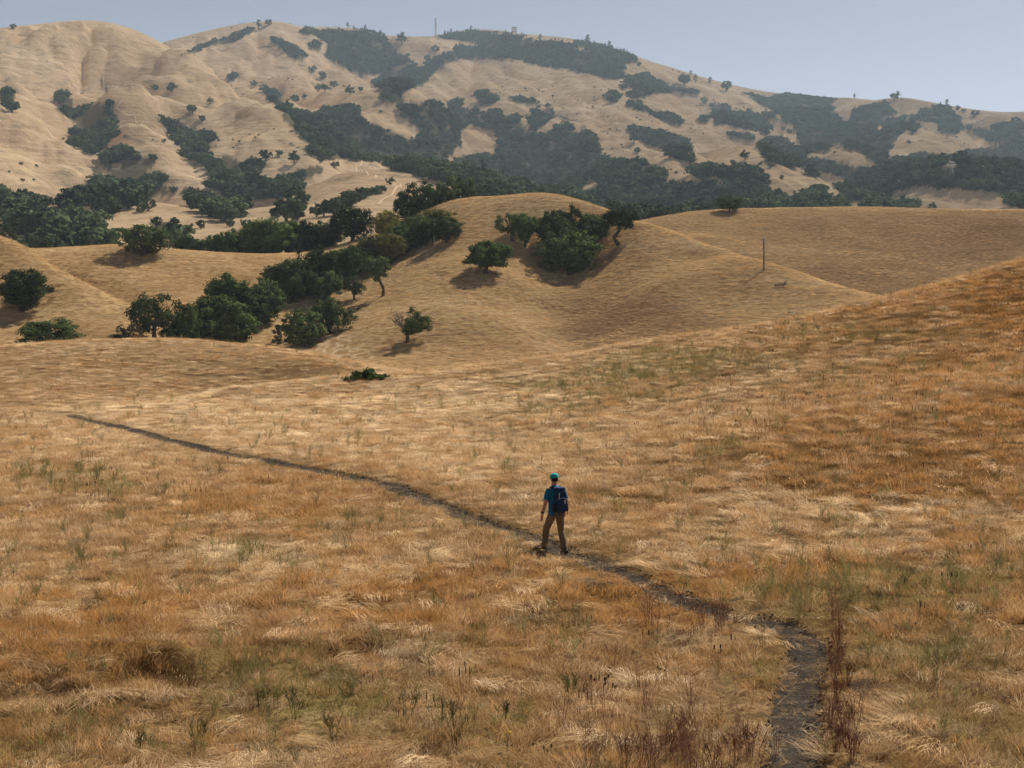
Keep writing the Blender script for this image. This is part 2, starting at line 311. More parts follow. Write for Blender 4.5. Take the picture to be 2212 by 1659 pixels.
# woods, traced as photo outlines (three overlapping enlargements, scale 0.36, offset per list)
def P(off, s): return [(off + 0.36 * float(a), 0.36 * float(b)) for a, b in (p.split(',') for p in s.split())]
A_, B_, C_ = 0.0, 707.8, 1415.7
WOODS = [
('left upper ravine', A_, '320,590 340,540 380,530 425,590 430,640 520,625 600,610 680,605 690,630 640,655 700,690 700,740 660,830 600,910 560,920 480,870 400,850 440,830 415,790 450,740 480,745 410,690 330,650'),
('left frame edge', A_, '5,560 40,520 90,540 90,580 60,610 90,640 70,665 20,610'),
('left lower ravine', A_, '580,930 700,890 740,870 790,900 840,930 920,920 960,935 900,1000 860,1030 990,1040 1010,1080 950,1095 1045,1145 1040,1160 880,1165 810,1215 670,1235 660,1275 560,1300 500,1335 610,1320 615,1360 580,1420 620,1455 560,1500 300,1520 110,1520 60,1300 130,1270 50,1220 60,1160 150,1150 240,1175 265,1230 225,1275 380,1250 400,1215 350,1180 380,1160 430,1130 520,1110 560,1045 680,1045 650,1010 600,980'),
('left lower ravine', A_, '-100,1150 0,1110 50,1160 50,1230 0,1230 -100,1250'),
('second ravine', A_, '940,700 970,675 1000,700 1060,710 1090,745 1150,800 1190,775 1270,790 1290,830 1240,860 1215,885 1280,905 1280,945 1350,920 1420,940 1425,980 1550,945 1580,985 1545,1055 1580,1075 1700,1040 1800,1015 1900,985 1950,1000 1920,1035 1830,1060 1790,1110 1800,1140 1700,1165 1580,1185 1480,1215 1420,1200 1330,1155 1270,1125 1190,1095 1210,1070 1270,1085 1290,1050 1250,1000 1190,960 1100,920 1090,870 1040,820 1050,780 1010,745'),
('hollow behind the rounded foothill', A_, '1070,1160 1100,1130 1170,1135 1270,1150 1300,1175 1400,1215 1440,1235 1430,1270 1370,1310 1320,1310 1270,1285 1220,1245 1130,1200'),
('slope below the rounded foothill', A_, '890,1330 930,1310 1000,1330 1110,1345 1125,1380 1080,1390 1150,1420 1080,1440 1040,1400 980,1390 910,1370'),
('foothill gully left of the dirt track', A_, '1600,1320 1640,1260 1700,1215 1760,1200 1830,1180 1855,1215 1760,1225 1690,1270 1620,1330'),
('foothill gully left of the dirt track', A_, '1700,1290 1750,1255 1820,1260 1830,1290 1780,1305'),
('foothill gully below the dirt track', A_, '1870,1260 1940,1220 2000,1190 2100,1160 2200,1120 2290,1105 2280,1140 2170,1180 2100,1230 2000,1270 1880,1285'),
('left flank of the second peak', A_, '1085,322 1150,292 1230,257 1320,227 1400,192 1500,157 1520,175 1440,215 1390,235 1250,265 1190,300'),
('gully on the second peak', A_, '1610,215 1650,215 1700,245 1760,260 1830,310 1825,350 1780,350 1720,310 1650,260'),
('small fold on the second peak', A_, '1350,450 1400,420 1430,440 1410,470 1370,465'),
('fold under the second peak', A_, '1600,540 1650,530 1680,570 1650,610 1740,620 1740,650 1700,660 1620,600'),
('wooded crest', A_, '1805,175 1850,165 1900,180 1980,170 2100,175 2212,180 2212,450 2100,420 2060,380 1990,330 1950,310 1990,260 1940,230 1890,205 1820,195'),
('wooded crest', A_, '1845,260 1900,230 1940,245 1915,290 1860,275'),
('centre left ravine', A_, '1690,690 1720,640 1780,650 1900,680 1950,640 2010,650 2100,620 2180,640 2130,660 2200,720 2300,760 2420,800 2450,870 2380,890 2212,900 2330,930 2270,960 2150,950 1980,945 1920,960 1880,900 1830,880 1870,860 1780,770 1720,720'),
('centre left ravine', A_, '1700,830 1760,850 1850,890 1910,950 1840,895'),
('wooded crest', B_, '0,190 100,175 200,175 320,195 350,220 385,270 410,310 480,350 530,385 500,410 590,395 640,340 720,315 780,345 700,375 620,440 600,480 520,510 460,540 430,590 380,600 310,590 330,540 250,470 150,430 0,330'),
('central ravine', B_, '310,590 430,590 500,600 640,600 680,630 670,660 730,655 740,600 790,590 805,620 780,650 900,655 960,680 980,650 1040,650 1040,700 1130,680 1160,690 1170,740 1200,750 1220,680 1270,640 1340,635 1365,665 1340,700 1260,760 1250,800 1320,790 1380,730 1440,730 1470,790 1550,780 1600,800 1605,860 1650,920 1680,940 1780,960 1880,950 1980,1000 1990,1040 2030,1050 2040,1080 2100,1080 2110,1130 2150,1090 2260,1100 2260,1330 1880,1340 1500,1240 1000,1230 890,1150 700,1080 540,1050 350,980 370,940 350,890 440,880 520,830 580,790 520,740 440,680 400,620'),
('summit', B_, '650,222 760,192 870,180 980,188 1130,203 1230,233 1400,248 1540,245 1700,288 1830,333 1860,350 1840,370 1780,370 1780,400 1760,470 1700,460 1550,430 1400,400 1300,390 1160,350 1050,345 820,345 780,350 700,310 750,300 780,265 900,275 910,260 820,235 740,230'),
('right end of the golden slope', B_, '1800,450 1900,430 2000,480 2080,510 2212,540 2212,560 2100,550 1940,555 1900,580 1830,575 1800,550 1840,510 1760,530 1755,500 1800,490'),
('right end of the golden slope', B_, '1640,580 1680,540 1740,545 1745,590 1720,610 1660,590'),
('right end of the golden slope', B_, '1810,600 1870,595 1900,640 1950,665 2010,660 2080,690 2130,720 2120,740 2000,705 1920,670 1800,625'),
('long strip on the golden slope', B_, '1780,755 1850,745 1910,760 2000,770 2070,800 2150,840 2185,890 2150,910 2212,940 2200,975 2050,930 2030,890 1950,870 1870,830'),
('spring on the golden slope', B_, '880,590 900,545 950,535 1040,580 1000,620 930,625'),
('spring on the golden slope', B_, '1060,580 1150,575 1250,600 1350,635 1270,620 1150,605'),
('right gully', C_, '480,545 660,580 790,557 1010,587 1100,590 1040,612 1100,690 1130,740 1180,700 1170,660 1300,620 1380,600 1430,660 1440,690 1340,700 1330,740 1500,685 1520,740 1470,800 1400,890 1380,960 1340,980 1230,910 1160,890 1110,845 1060,860 1040,890 960,895 900,920 870,840 850,770 760,690 640,610 560,572'),
('right hilltop', C_, '1530,690 1600,650 1680,625 1760,640 1830,700 1840,770 1790,800 1700,795 1710,740 1640,715 1560,715 1580,770 1540,800 1520,750'),
('right valley', C_, '1390,950 1480,935 1600,905 1780,935 1880,895 2080,890 1960,810 1870,785 1890,740 2010,780 2060,800 2000,740 2100,732 2400,715 2400,1300 2130,1215 2060,1140 1950,1130 1600,1110 1480,1120 1420,1140 1400,1200 1480,1185 1555,1200 1550,1275 1300,1290 1240,1190 1270,1140 1200,1090 1060,1035 960,1010 860,985 870,950 960,945 1080,960 1170,990 1330,1000 1410,1025'),
('right middle spur', C_, '610,850 690,810 760,810 830,860 890,930 860,990 750,985 700,960 640,965 680,940 640,910'),
('foot of the right slope', C_, '820,1290 830,1180 900,1140 960,1100 1030,1120 1030,1165 1100,1180 1150,1200 1110,1290'),
('foot of the right slope', C_, '1080,1110 1140,1090 1260,1095 1290,1150 1250,1190 1150,1185 1100,1130'),
('centre right ravine', C_, '190,1010 240,980 300,975 440,1000 500,990 530,980 590,1000 600,1040 660,1050 670,1100 640,1110 740,1130 790,1180 800,1220 780,1290 0,1340 0,1200 150,1170 150,1100 200,1090 290,1100 250,1060'),
('centre right ravine', C_, '0,985 30,1000 70,1030 80,1070 130,1080 140,1130 100,1150 0,1150'),
('right upper fold', C_, '330,640 350,610 440,620 440,670 520,660 550,690 560,650 640,690 640,730 600,780 530,765 430,730 360,740 350,690'),
('right upper fold', C_, '630,750 660,715 690,740 680,790 640,790'),
('right upper fold', C_, '640,670 700,670 740,700 720,720 650,690'),
('right upper fold', C_, '770,690 860,720 860,760 790,740'),
('right upper fold', C_, '240,700 310,690 330,730 270,730'),
('right upper fold', C_, '420,800 480,785 560,790 620,830 580,840 470,820'),
('right middle spur', C_, '860,1015 950,1030 1000,1085 960,1070 880,1030'),
]
CLEAR = [(B_, '790,790 850,730 920,760 1000,770 1030,800 1020,900 1000,930 900,915 820,930 740,990 670,940 740,930 760,880 800,870'),
(B_, '880,720 905,690 945,705 925,735'), (B_, '1540,1030 1600,1060 1660,1120 1590,1130 1500,1140 1530,1090'), (B_, '1170,960 1210,960 1220,1000 1180,1005'),
(B_, '210,440 260,425 325,465 240,490'), (B_, '995,1010 1060,1000 1050,1025 1000,1030'), (B_, '1480,280 1540,270 1600,290 1520,300'), (C_, '1710,945 1800,955 1810,985 1740,985'), (C_, '1060,1035 1100,1040 1130,1060 1050,1050'),
(C_, '1310,760 1360,740 1380,770 1340,800'), (A_, '660,960 720,970 730,1000 680,1000'), (A_, '1480,1110 1540,1100 1560,1120 1500,1135')]
def inpoly(px, py, poly):
    c = np.zeros(px.shape, bool); j = len(poly) - 1
    for i in range(len(poly)):
        xi, yi = poly[i]; xj, yj = poly[j]
        if yi != yj: c ^= ((yi > py) != (yj > py)) & (px < (xj - xi) * (py - yi) / (yj - yi) + xi)
        j = i
    return c
WP = [(nm, P(o, s)) for nm, o, s in WOODS]; CP = [P(o, s) for o, s in CLEAR]
def woodid(vx, vy):
    r = np.full(vx.shape, -1)
    for i, (nm, pl) in enumerate(WP): r[inpoly(vx, vy, pl)] = i
    for pl in CP: r[inpoly(vx, vy, pl)] = -1
    return r
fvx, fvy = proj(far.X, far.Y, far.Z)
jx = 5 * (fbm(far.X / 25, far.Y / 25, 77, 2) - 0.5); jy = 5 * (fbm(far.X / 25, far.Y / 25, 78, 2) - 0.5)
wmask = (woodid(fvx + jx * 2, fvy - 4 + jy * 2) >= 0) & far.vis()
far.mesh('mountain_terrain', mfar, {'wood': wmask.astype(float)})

# ------------------------------------------------------------------ middle hills
MID = [(960,440,400),(1000,430,390),(1060,424,385),(1130,420,380),(1200,422,375),(1260,435,365),(1320,455,350),(1400,483,330),(1480,510,315),(1560,537,300),(1650,570,285),(1750,600,265),(1850,630,245),(1905,642,235),(2000,668,215),(2200,720,190),
(1285,535,325),(1258,575,316),(1228,615,297),(1216,680,263),(1202,740,228),(1190,775,200),(1350,490,330),
(1060,500,332),(1000,560,298),(985,640,252),(960,720,214),(900,795,178),(1100,600,280),(1100,700,228),(1060,780,190),
(1400,540,298),(1420,620,252),(1420,700,214),(1350,750,195),(1600,640,238),(1600,700,202),(1750,665,215),(1500,560,295),
(900,470,390),(850,497,380),(760,525,370),(700,540,365),(620,549,360),(560,550,355),(450,545,350),(370,540,345),(300,533,340),(250,530,340),(150,533,340),(40,536,340),(-150,540,340),
(300,575,312),(200,600,292),(400,600,300),(500,600,300),(560,600,300),(420,650,258),
(870,522,364),(800,572,336),(720,622,306),(620,672,272),(520,722,236),(450,748,212),(400,762,194),(850,600,302),(800,660,266),(760,740,215),(720,795,178),
(0,538,272),(100,580,256),(200,625,240),(290,662,225),(330,690,214),(-150,520,280),
(110,645,215),(200,682,205),(270,715,195),(0,680,205),(60,722,186),(200,735,184),(0,765,165),(150,765,168),(350,765,168),(-150,700,190),(560,770,180)]
def mz(vx, vy, D): return (850 - vy) / F * D
MIDH = [(x, mz(x, y, D) - 16, D * 1.22) for x, y, D in MID[:14:2]] + [(x, mz(x, y, D) - 10, D * 1.2) for x, y, D in ((850,497,380),(620,549,360),(370,540,345),(150,533,340),(-150,540,340))] + [(x, mz(x, y, D) - 5, D * 1.07) for x, y, D in ((0,538,272),(100,580,256),(200,625,240))] + \
 [(x, -4, 120) for x in (-150, 200, 500, 800, 1100, 1400, 1700, 2000, 2350)] + [(x, -10, 520) for x in (-200, 300, 800, 1300, 1700, 2200)] + [(2350, 8, 200), (2350, -5, 300)]
md_ = lambda D: 230 + (D - 180) * .6 if D > 150 else D
bd_ = lambda D: 330 + (D - 290) * .55
MIDH = [(x, (z / D) * md_(D), md_(D)) for x, z, D in MIDH]; MID = [(x, y, md_(D)) for x, y, D in MID]
mid = Sheet(MID, MIDH, 118, 500, 400, -0.45, 0.45, 620, 1e-5)
mid.Z += 0.9 * (fbm(mid.X / 22, mid.Y / 22, 3, 3) - 0.5) + 0.22 * (fbm(mid.X / 3.0, mid.Y / 3.0, 9, 3) - 0.5)
vx, vy = proj(mid.X, mid.Y, mid.Z)
jn = fbm(mid.X / 9, mid.Y / 9, 21, 4) - 0.5
mb = gauss(vx, vy, [(1380,690,150,55,1.0),(1260,720,60,60,0.7),(1500,700,120,30,.5),(760,740,80,60,0.25)])  # brown on the knoll's right lobe paints in its shaded side
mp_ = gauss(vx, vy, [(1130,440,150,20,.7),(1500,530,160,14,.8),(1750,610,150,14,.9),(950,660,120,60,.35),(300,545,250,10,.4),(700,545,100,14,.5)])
mcow = gauss(vx, vy, [(735,755,60,42,2.2),(1190,745,45,25,.5),(700,560,25,10,.5)])
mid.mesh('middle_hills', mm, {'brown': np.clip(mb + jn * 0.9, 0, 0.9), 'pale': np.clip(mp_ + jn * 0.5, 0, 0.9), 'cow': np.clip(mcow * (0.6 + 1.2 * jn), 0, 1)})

BACK = [(1300,500,470),(1380,480,480),(1480,462,490),(1580,455,500),(1700,451,510),(1850,454,520),(2000,457,520),(2212,461,520),(2400,465,520),(1500,500,430),(1700,530,395),(1900,560,365),(2100,560,375),(2212,545,385),(2400,540,390),(1900,640,290),(1700,605,320),(1550,540,370),(2000,622,300),(2212,600,320),(1400,520,400),(1640,505,420),(2000,510,420)]
BACKH = [(x, mz(x, y, D) - 12, D * 1.2) for x, y, D in BACK[:9]] + [(1600, 8, 270), (2000, 6, 240), (2400, 12, 250), (1300, 20, 360)]
BACKH = [(x, (z / D) * bd_(D), bd_(D)) for x, z, D in BACKH]; BACK = [(x, y, bd_(D)) for x, y, D in BACK]
back = Sheet(BACK, BACKH, 250, 640, 200, 0.04, 0.45, 330, 1e-5)
back.Z += 1.0 * (fbm(back.X / 30, back.Y / 30, 53, 3) - 0.5) + 0.25 * (fbm(back.X / 4, back.Y / 4, 59, 3) - 0.5)
vx, vy = proj(back.X, back.Y, back.Z); jn = fbm(back.X / 14, back.Y / 14, 61, 4) - 0.5
bb = 0.34 + gauss(vx, vy, [(1900,570,260,50,.5),(2150,500,150,40,.5)])  # overall brown darkens the ridge, painted shade on its near face
back.mesh('ridge_beyond_the_knoll', mm, {'brown': np.clip(bb + 1.1 * jn, 0, .9), 'pale': np.clip(gauss(vx, vy, [(1750,470,300,12,.3),(1600,545,200,12,.5)]) + .4 * jn, 0, .8), 'cow': 0 * jn})

# ------------------------------------------------------------------ near field
FLD = [(1106,1659,16.6),(0,1659,16.8),(2212,1659,16.4),(-250,1659,16.8),(2450,1659,16.4),(1106,1950,12.9),(0,1950,13),(2212,1950,12.8),
(1720,1500,19.7),(1106,1450,21),(200,1450,21.6),(100,1520,19.8),(200,1380,23.6),(200,1300,26.6),(2100,1450,20.6),(2100,1300,24.6),(1500,1300,25.8),(1200,1188,31.2),(2100,1190,29),(800,1190,31.6),(200,1190,32.2),
(200,1050,44),(700,1050,43),(1200,1050,42),(1700,1050,39),(2200,1050,36),(200,950,63),(155,897,81),(700,950,60),(1200,950,57),(1700,900,49),(2200,900,44),
(300,880,88),(700,860,94),(700,818,110),(1000,797,106),(1200,850,78),(1200,771,101),(1400,742,98),(1600,706,93),(1700,800,65),(1780,671,89),(1900,641,86),(2000,615,84),(2212,561,80),(2420,505,79),(2200,750,58),(2200,650,69),
(-150,775,132),(0,762,134),(100,748,136),(200,740,138),(330,736,138),(450,745,136),(560,765,131),(650,790,124),(-150,895,84),(0,888,84),(500,842,97),(620,824,104),(200,800,124),(0,830,116),(400,800,126)]
FLDH = [(x, (HZ - y) / F * D - 1.3, D * 1.13) for x, y, D in ((-100,892,84),(155,890,84),(300,874,88),(500,842,97),(640,822,106))] + [(x, (HZ - y) / F * D - 2.5, D * 1.25) for x, y, D in ((1000,797,106),(1200,771,101),(1400,742,98),(1600,706,93),(1780,671,89),(2000,615,84),(2212,561,80),(2420,505,79))] + [(x, -10, 172) for x in (-150, 100, 330, 560)] + [(x, -22, 210) for x in (-150, 300, 700, 1000, 1400, 1800, 2400)]
fld = Sheet(FLD, FLDH, 11.0, 200, 820, -0.45, 0.45, 580, 1e-5, 0.0)
TRAIL = [(1712,1760),(1713,1659),(1716,1560),(1722,1480),(1738,1420),(1742,1378),(1722,1352),(1680,1336),(1610,1322),(1540,1308),(1480,1292),(1420,1272),(1350,1245),(1280,1215),(1200,1187),(1130,1160),(1050,1132),(960,1097),(870,1065),(780,1036),(680,1010),(580,990),(480,972),(380,950),(280,925),(200,905),(155,895)]
tp = np.array([fld.hit(*p)[:2] for p in TRAIL])
def smooth_path(p, step=0.2):
    p = np.asarray(p); q = [p[0]] + list(p) + [p[-1]]; r = []
    for i in range(1, len(q) - 2):
        a, b, c, d = q[i - 1], q[i], q[i + 1], q[i + 2]; n_ = max(3, int(np.linalg.norm(c - b) / step))
        for k in range(n_):
            t = k / n_; r.append(0.5 * (2 * b + (c - a) * t + (2 * a - 5 * b + 4 * c - d) * t * t + (3 * b - a - 3 * c + d) * t ** 3))
    r.append(p[-1]); return np.array(r)
tpath = smooth_path(tp)
def dist_trail(x, y):
    sh = np.shape(x); x = np.ravel(x); y = np.ravel(y); out = np.full(len(x), 99.0)
    pp = tpath[::2]
    near = np.nonzero((y < pp[:, 1].max() + 3))[0]
    for i in range(0, len(near), 40000):
        k = near[i:i + 40000]
        out[k] = np.sqrt(((x[k, None] - pp[None, :, 0]) ** 2 + (y[k, None] - pp[None, :, 1]) ** 2).min(1))
    return out.reshape(sh)
def sdist(x, y):   # trail distance with a ragged edge
    return dist_trail(x, y) + 0.16 * (fbm(x / 0.35, y / 0.35, 71, 3) - 0.5)
GREEN = [(560,1530,170,60,.8),(760,1560,140,55,.6),(250,1610,260,50,.6),(1000,1590,150,50,.5),(1110,1545,70,25,.9),(640,1440,120,40,.4),(1900,1275,260,50,.8),(2140,1240,160,40,.7),(1750,1310,120,40,.4),(180,1045,190,45,.6),(520,1230,120,40,.5),(760,1150,150,40,.3),(1180,835,150,18,.8),(1330,805,130,20,.8),(1480,775,130,20,.7),(1150,885,180,18,.5),(1650,800,300,40,.45),(1850,720,200,18,.6),(1420,860,150,20,.5),(2050,1480,150,120,.45),(2150,1600,120,60,.5),(1560,980,150,40,.3)]
ORANGE = [(300,1330,340,60,.7),(900,1260,280,50,.7),(1330,1270,160,40,.8),(2050,960,340,190,.5),(1650,1240,200,30,.7),(2150,640,180,80,.7),(1480,1330,120,40,.8),(60,1420,150,60,.6),(1450,1090,120,40,.5),(550,1080,350,50,.3),(200,1330,250,60,.4),(1700,1000,250,80,.4),(820,1350,160,40,.5)]
PALE = [(350,885,500,28,.6),(1500,780,300,40,.4),(900,850,380,55,1.0),(600,1180,130,22,.7),(1700,1120,280,55,.6),(1050,990,380,70,.5),(480,1215,130,25,.5),(750,1235,160,20,.6),(120,1500,220,45,.5),(2000,1120,220,50,.5),(1760,1180,150,20,.6),(450,930,450,60,.55),(1020,1420,200,25,.3),(1500,1190,120,25,.4),(330,752,330,26,.7),(250,810,380,40,.4)]
HUM = [(150,1470,260,70,1.0),(700,1330,380,90,.7),(1750,1130,420,90,.8),(1150,1300,250,60,.7),(350,800,350,60,.3),(100,1330,250,70,.6)]
RED = [(1800,1400,26,70,1.0),(1800,1580,45,80,.8),(1450,1590,130,70,.45),(1590,1650,90,60,.7),(1500,1370,70,60,.5),(1560,1335,60,25,.7),(1420,1660,60,50,.6),(1320,1480,150,60,.2)]
vx, vy = proj(fld.X, fld.Y, fld.Z)
jn = fbm(fld.X / 2.2, fld.Y / 2.2, 81, 4) - 0.5
hum = np.clip(gauss(vx, vy, HUM), 0, 1.2)
fld.Z += (0.14 + 0.44 * hum) * (.35 + .65 * sstep(60, 35, fld.Y)) * (fbm(fld.X / 1.1, fld.Y / 1.5, 91, 3) - 0.5) * sstep(200, 110, fld.Y) + .11 * (fbm(fld.X / .38, fld.Y / .38, 93, 2) - .5) * sstep(60, 40, fld.Y) + 0.5 * (fbm(fld.X / 11, fld.Y / 11, 95, 2) - 0.5)
DITCH = np.array([fld.hit(*p)[:2] for p in ((-120,1505),(60,1490),(160,1508),(300,1465),(430,1468),(560,1432),(700,1425),(820,1400))]); dpath = smooth_path(DITCH, .12)
def dist_ditch(x, y):
    sh = np.shape(x); x = np.ravel(x); y = np.ravel(y); o_ = np.full(len(x), 99.0); k = np.nonzero((y < 34) & (x < 1))[0]
    for i in range(0, len(k), 20000):
        q_ = k[i:i + 20000]; o_[q_] = np.sqrt(((x[q_, None] - dpath[None, :, 0]) ** 2 + (y[q_, None] - dpath[None, :, 1]) ** 2).min(1))
    return o_.reshape(sh)
dd_ = dist_ditch(fld.X, fld.Y) + .5 * (fbm(fld.X / .9, fld.Y / .9, 501, 2) - .5)
fld.Z += -.34 * np.exp(-(dd_ / .42) ** 2) + .14 * np.exp(-((dd_ - .95) / .4) ** 2)
dt = sdist(fld.X, fld.Y)
fld.Z -= 0.10 * sstep(0.46, 0.24, dt)
def fields(x, y, z):
    a, b = proj(x, y, z); j = fbm(x / 2.2, y / 2.2, 81, 4) - 0.5; j2 = fbm(x / 6, y / 6, 83, 3) - 0.5
    k = .45 + .55 * sstep(55, 30, y)
    g = np.clip(gauss(a, b, GREEN) + k * 1.1 * j + .4 * j2 - 0.12, 0, 1); o = np.clip(gauss(a, b, ORANGE) + 1.0 * j2 + k * 0.8 * (fbm(x / 1.3, y / 1.3, 85, 3) - .5) + .05, 0, 1)
    p = np.clip(gauss(a, b, PALE) + k * 1.3 * (fbm(x / 1.7, y / 1.7, 87, 3) - 0.5) + .5 * (fbm(x / 7, y / 7, 89, 2) - .5) - .02, 0, 1)
    return g, o, p, np.clip(gauss(a, b, RED), 0, 1), np.clip(gauss(a, b, HUM), 0, 1)
g_, o_, p_, r_, h_ = fields(fld.X, fld.Y, fld.Z)
holes = sstep(0.74, 0.80, fbm(fld.X / 0.5, fld.Y / 0.5, 99, 2)) * sstep(2.6, 0.8, dt) * 0.9
soil = np.clip(sstep(0.42, 0.26, dt) + holes, 0, 1)
fld.mesh('grass_field', mf, {'green': g_ * .8, 'orange': o_ * .8, 'pale': p_ * .8, 'soil': soil})

# ------------------------------------------------------------------ ground far around, and the hazy air
def plate(name, x0, x1, y0, y1, z, mat):
    me = bpy.data.meshes.new(name); me.from_pydata([(x0, y0, z), (x1, y0, z), (x1, y1, z), (x0, y1, z)], [], [(0, 1, 2, 3)])
    o = obj(name, me, mat); o['kind'] = 'structure'; return o
plate('valley_floor', -2600, 2600, -500, 4300, -60, mm)
hv, n, out = newmat('haze_air')
pv = N(n, 'ShaderNodeVolumePrincipled', Density=HAZE['density'], Anisotropy=HAZE['g']); pv.inputs['Color'].default_value = (*HAZE['color'], 1)
n.links.new(pv.outputs[0], out.inputs['Volume'])
bm = bmesh.new(); bmesh.ops.create_cube(bm, size=1.0)
for v in bm.verts: v.co = Vector((v.co.x * 5400, 1900 + v.co.y * 5000, 300 + v.co.z * 730))
me = bpy.data.meshes.new('haze'); bm.to_mesh(me); bm.free()
tag(obj('haze', me, hv), 'pale blue haze lying over the whole valley and hills', 'haze', kind='stuff')

# ------------------------------------------------------------------ mesh building helpers
class MB:
    def __init__(s): s.v = []; s.f = []; s.m = []
    def add(s, v, f, m=0):
        k = len(s.v); s.v += [tuple(p) for p in v]; s.f += [tuple(i + k for i in q) for q in f]; s.m += [m] * len(f)
    def tube(s, pts, rad, seg=6, m=0, cap=True):
        pts = [Vector(p) for p in pts]; rings = []; k0 = len(s.v); up = Vector((0.31, 0.17, 0.93))
        for i, p in enumerate(pts):
            d = (pts[min(i + 1, len(pts) - 1)] - pts[max(i - 1, 0)])
            d = d.normalized() if d.length > 1e-9 else Vector((0, 0, 1))
            a = d.cross(Vector((1, 0, 0)) if abs(d.x) < 0.8 else Vector((0, 1, 0))).normalized(); b = d.cross(a)
            for j in range(seg):
                t = 2 * math.pi * j / seg; s.v.append(tuple(p + (a * math.cos(t) + b * math.sin(t)) * rad[i]))
        for i in range(len(pts) - 1):
            for j in range(seg):
                s.f.append((k0 + i * seg + j, k0 + i * seg + (j + 1) % seg, k0 + (i + 1) * seg + (j + 1) % seg, k0 + (i + 1) * seg + j)); s.m.append(m)
        if cap:
            s.f.append(tuple(k0 + (len(pts) - 1) * seg + j for j in range(seg))); s.m.append(m)
    def box(s, c, h, m=0, rot=None):
        v = []
        for z in (-1, 1):
            for y in (-1, 1):
                for x in (-1, 1):
                    p = Vector((x * h[0], y * h[1], z * h[2])); p = rot @ p if rot else p; v.append(tuple(p + Vector(c)))
        s.add(v, [(0, 2, 3, 1), (4, 5, 7, 6), (0, 1, 5, 4), (2, 6, 7, 3), (0, 4, 6, 2), (1, 3, 7, 5)], m)
    def mesh(s, name, mats=(), smooth=False):
        me = bpy.data.meshes.new(name); me.from_pydata(s.v, [], s.f)
        for m in mats: me.materials.append(m)
        if len(mats) > 1: me.polygons.foreach_set('material_index', s.m)
        if smooth: me.polygons.foreach_set('use_smooth', [True] * len(s.f))
        me.update(); return me
def leaf_quads(C, RAD, per, size, rng, flat=0.75, up=0.15):
    """many small leaf-spray faces spread through clumps"""
    C0 = np.asarray(C, float); dc = C0 - C0.mean(0) * np.array([1, 1, .8]); dc /= np.linalg.norm(dc, axis=1)[:, None] + 1e-6; dc = np.repeat(dc, per, 0)
    C = np.repeat(C0, per, 0); Rr = np.repeat(np.asarray(RAD, float), per)
    d = rng.normal(size=C.shape); d /= np.linalg.norm(d, axis=1)[:, None]
    r = rng.random(len(C)) ** 0.45
    p = C + d * (Rr * r)[:, None] * np.array([1, 1, flat])
    nrm = d * 0.7 + dc * 0.6 + rng.normal(size=C.shape) * 0.42 + np.array([0, 0, up]); nrm /= np.linalg.norm(nrm, axis=1)[:, None]
    a = np.cross(nrm, rng.normal(size=C.shape)); a /= np.linalg.norm(a, axis=1)[:, None] + 1e-9; b = np.cross(nrm, a)
    s = size * (0.6 + 0.8 * rng.random(len(C)))[:, None]
    v = np.stack([p - a * s * .5, p + b * s * .42, p + a * s * .5, p - b * s * .42], 1).reshape(-1, 3)
    return v, np.arange(len(v)).reshape(-1, 4)
def fast_mesh(name, v, f, mats, mi=None):
    me = bpy.data.meshes.new(name); me.vertices.add(len(v)); me.vertices.foreach_set('co', np.ascontiguousarray(v, dtype=np.float32).ravel())
    me.loops.add(f.size); me.loops.foreach_set('vertex_index', f.ravel().astype(np.int32))
    me.polygons.add(len(f)); me.polygons.foreach_set('loop_start', (np.arange(len(f)) * f.shape[1]).astype(np.int32))
    me.update(calc_edges=True)
    for m in mats: me.materials.append(m)
    if mi is not None: me.polygons.foreach_set('material_index', np.asarray(mi, np.int32))
    return me
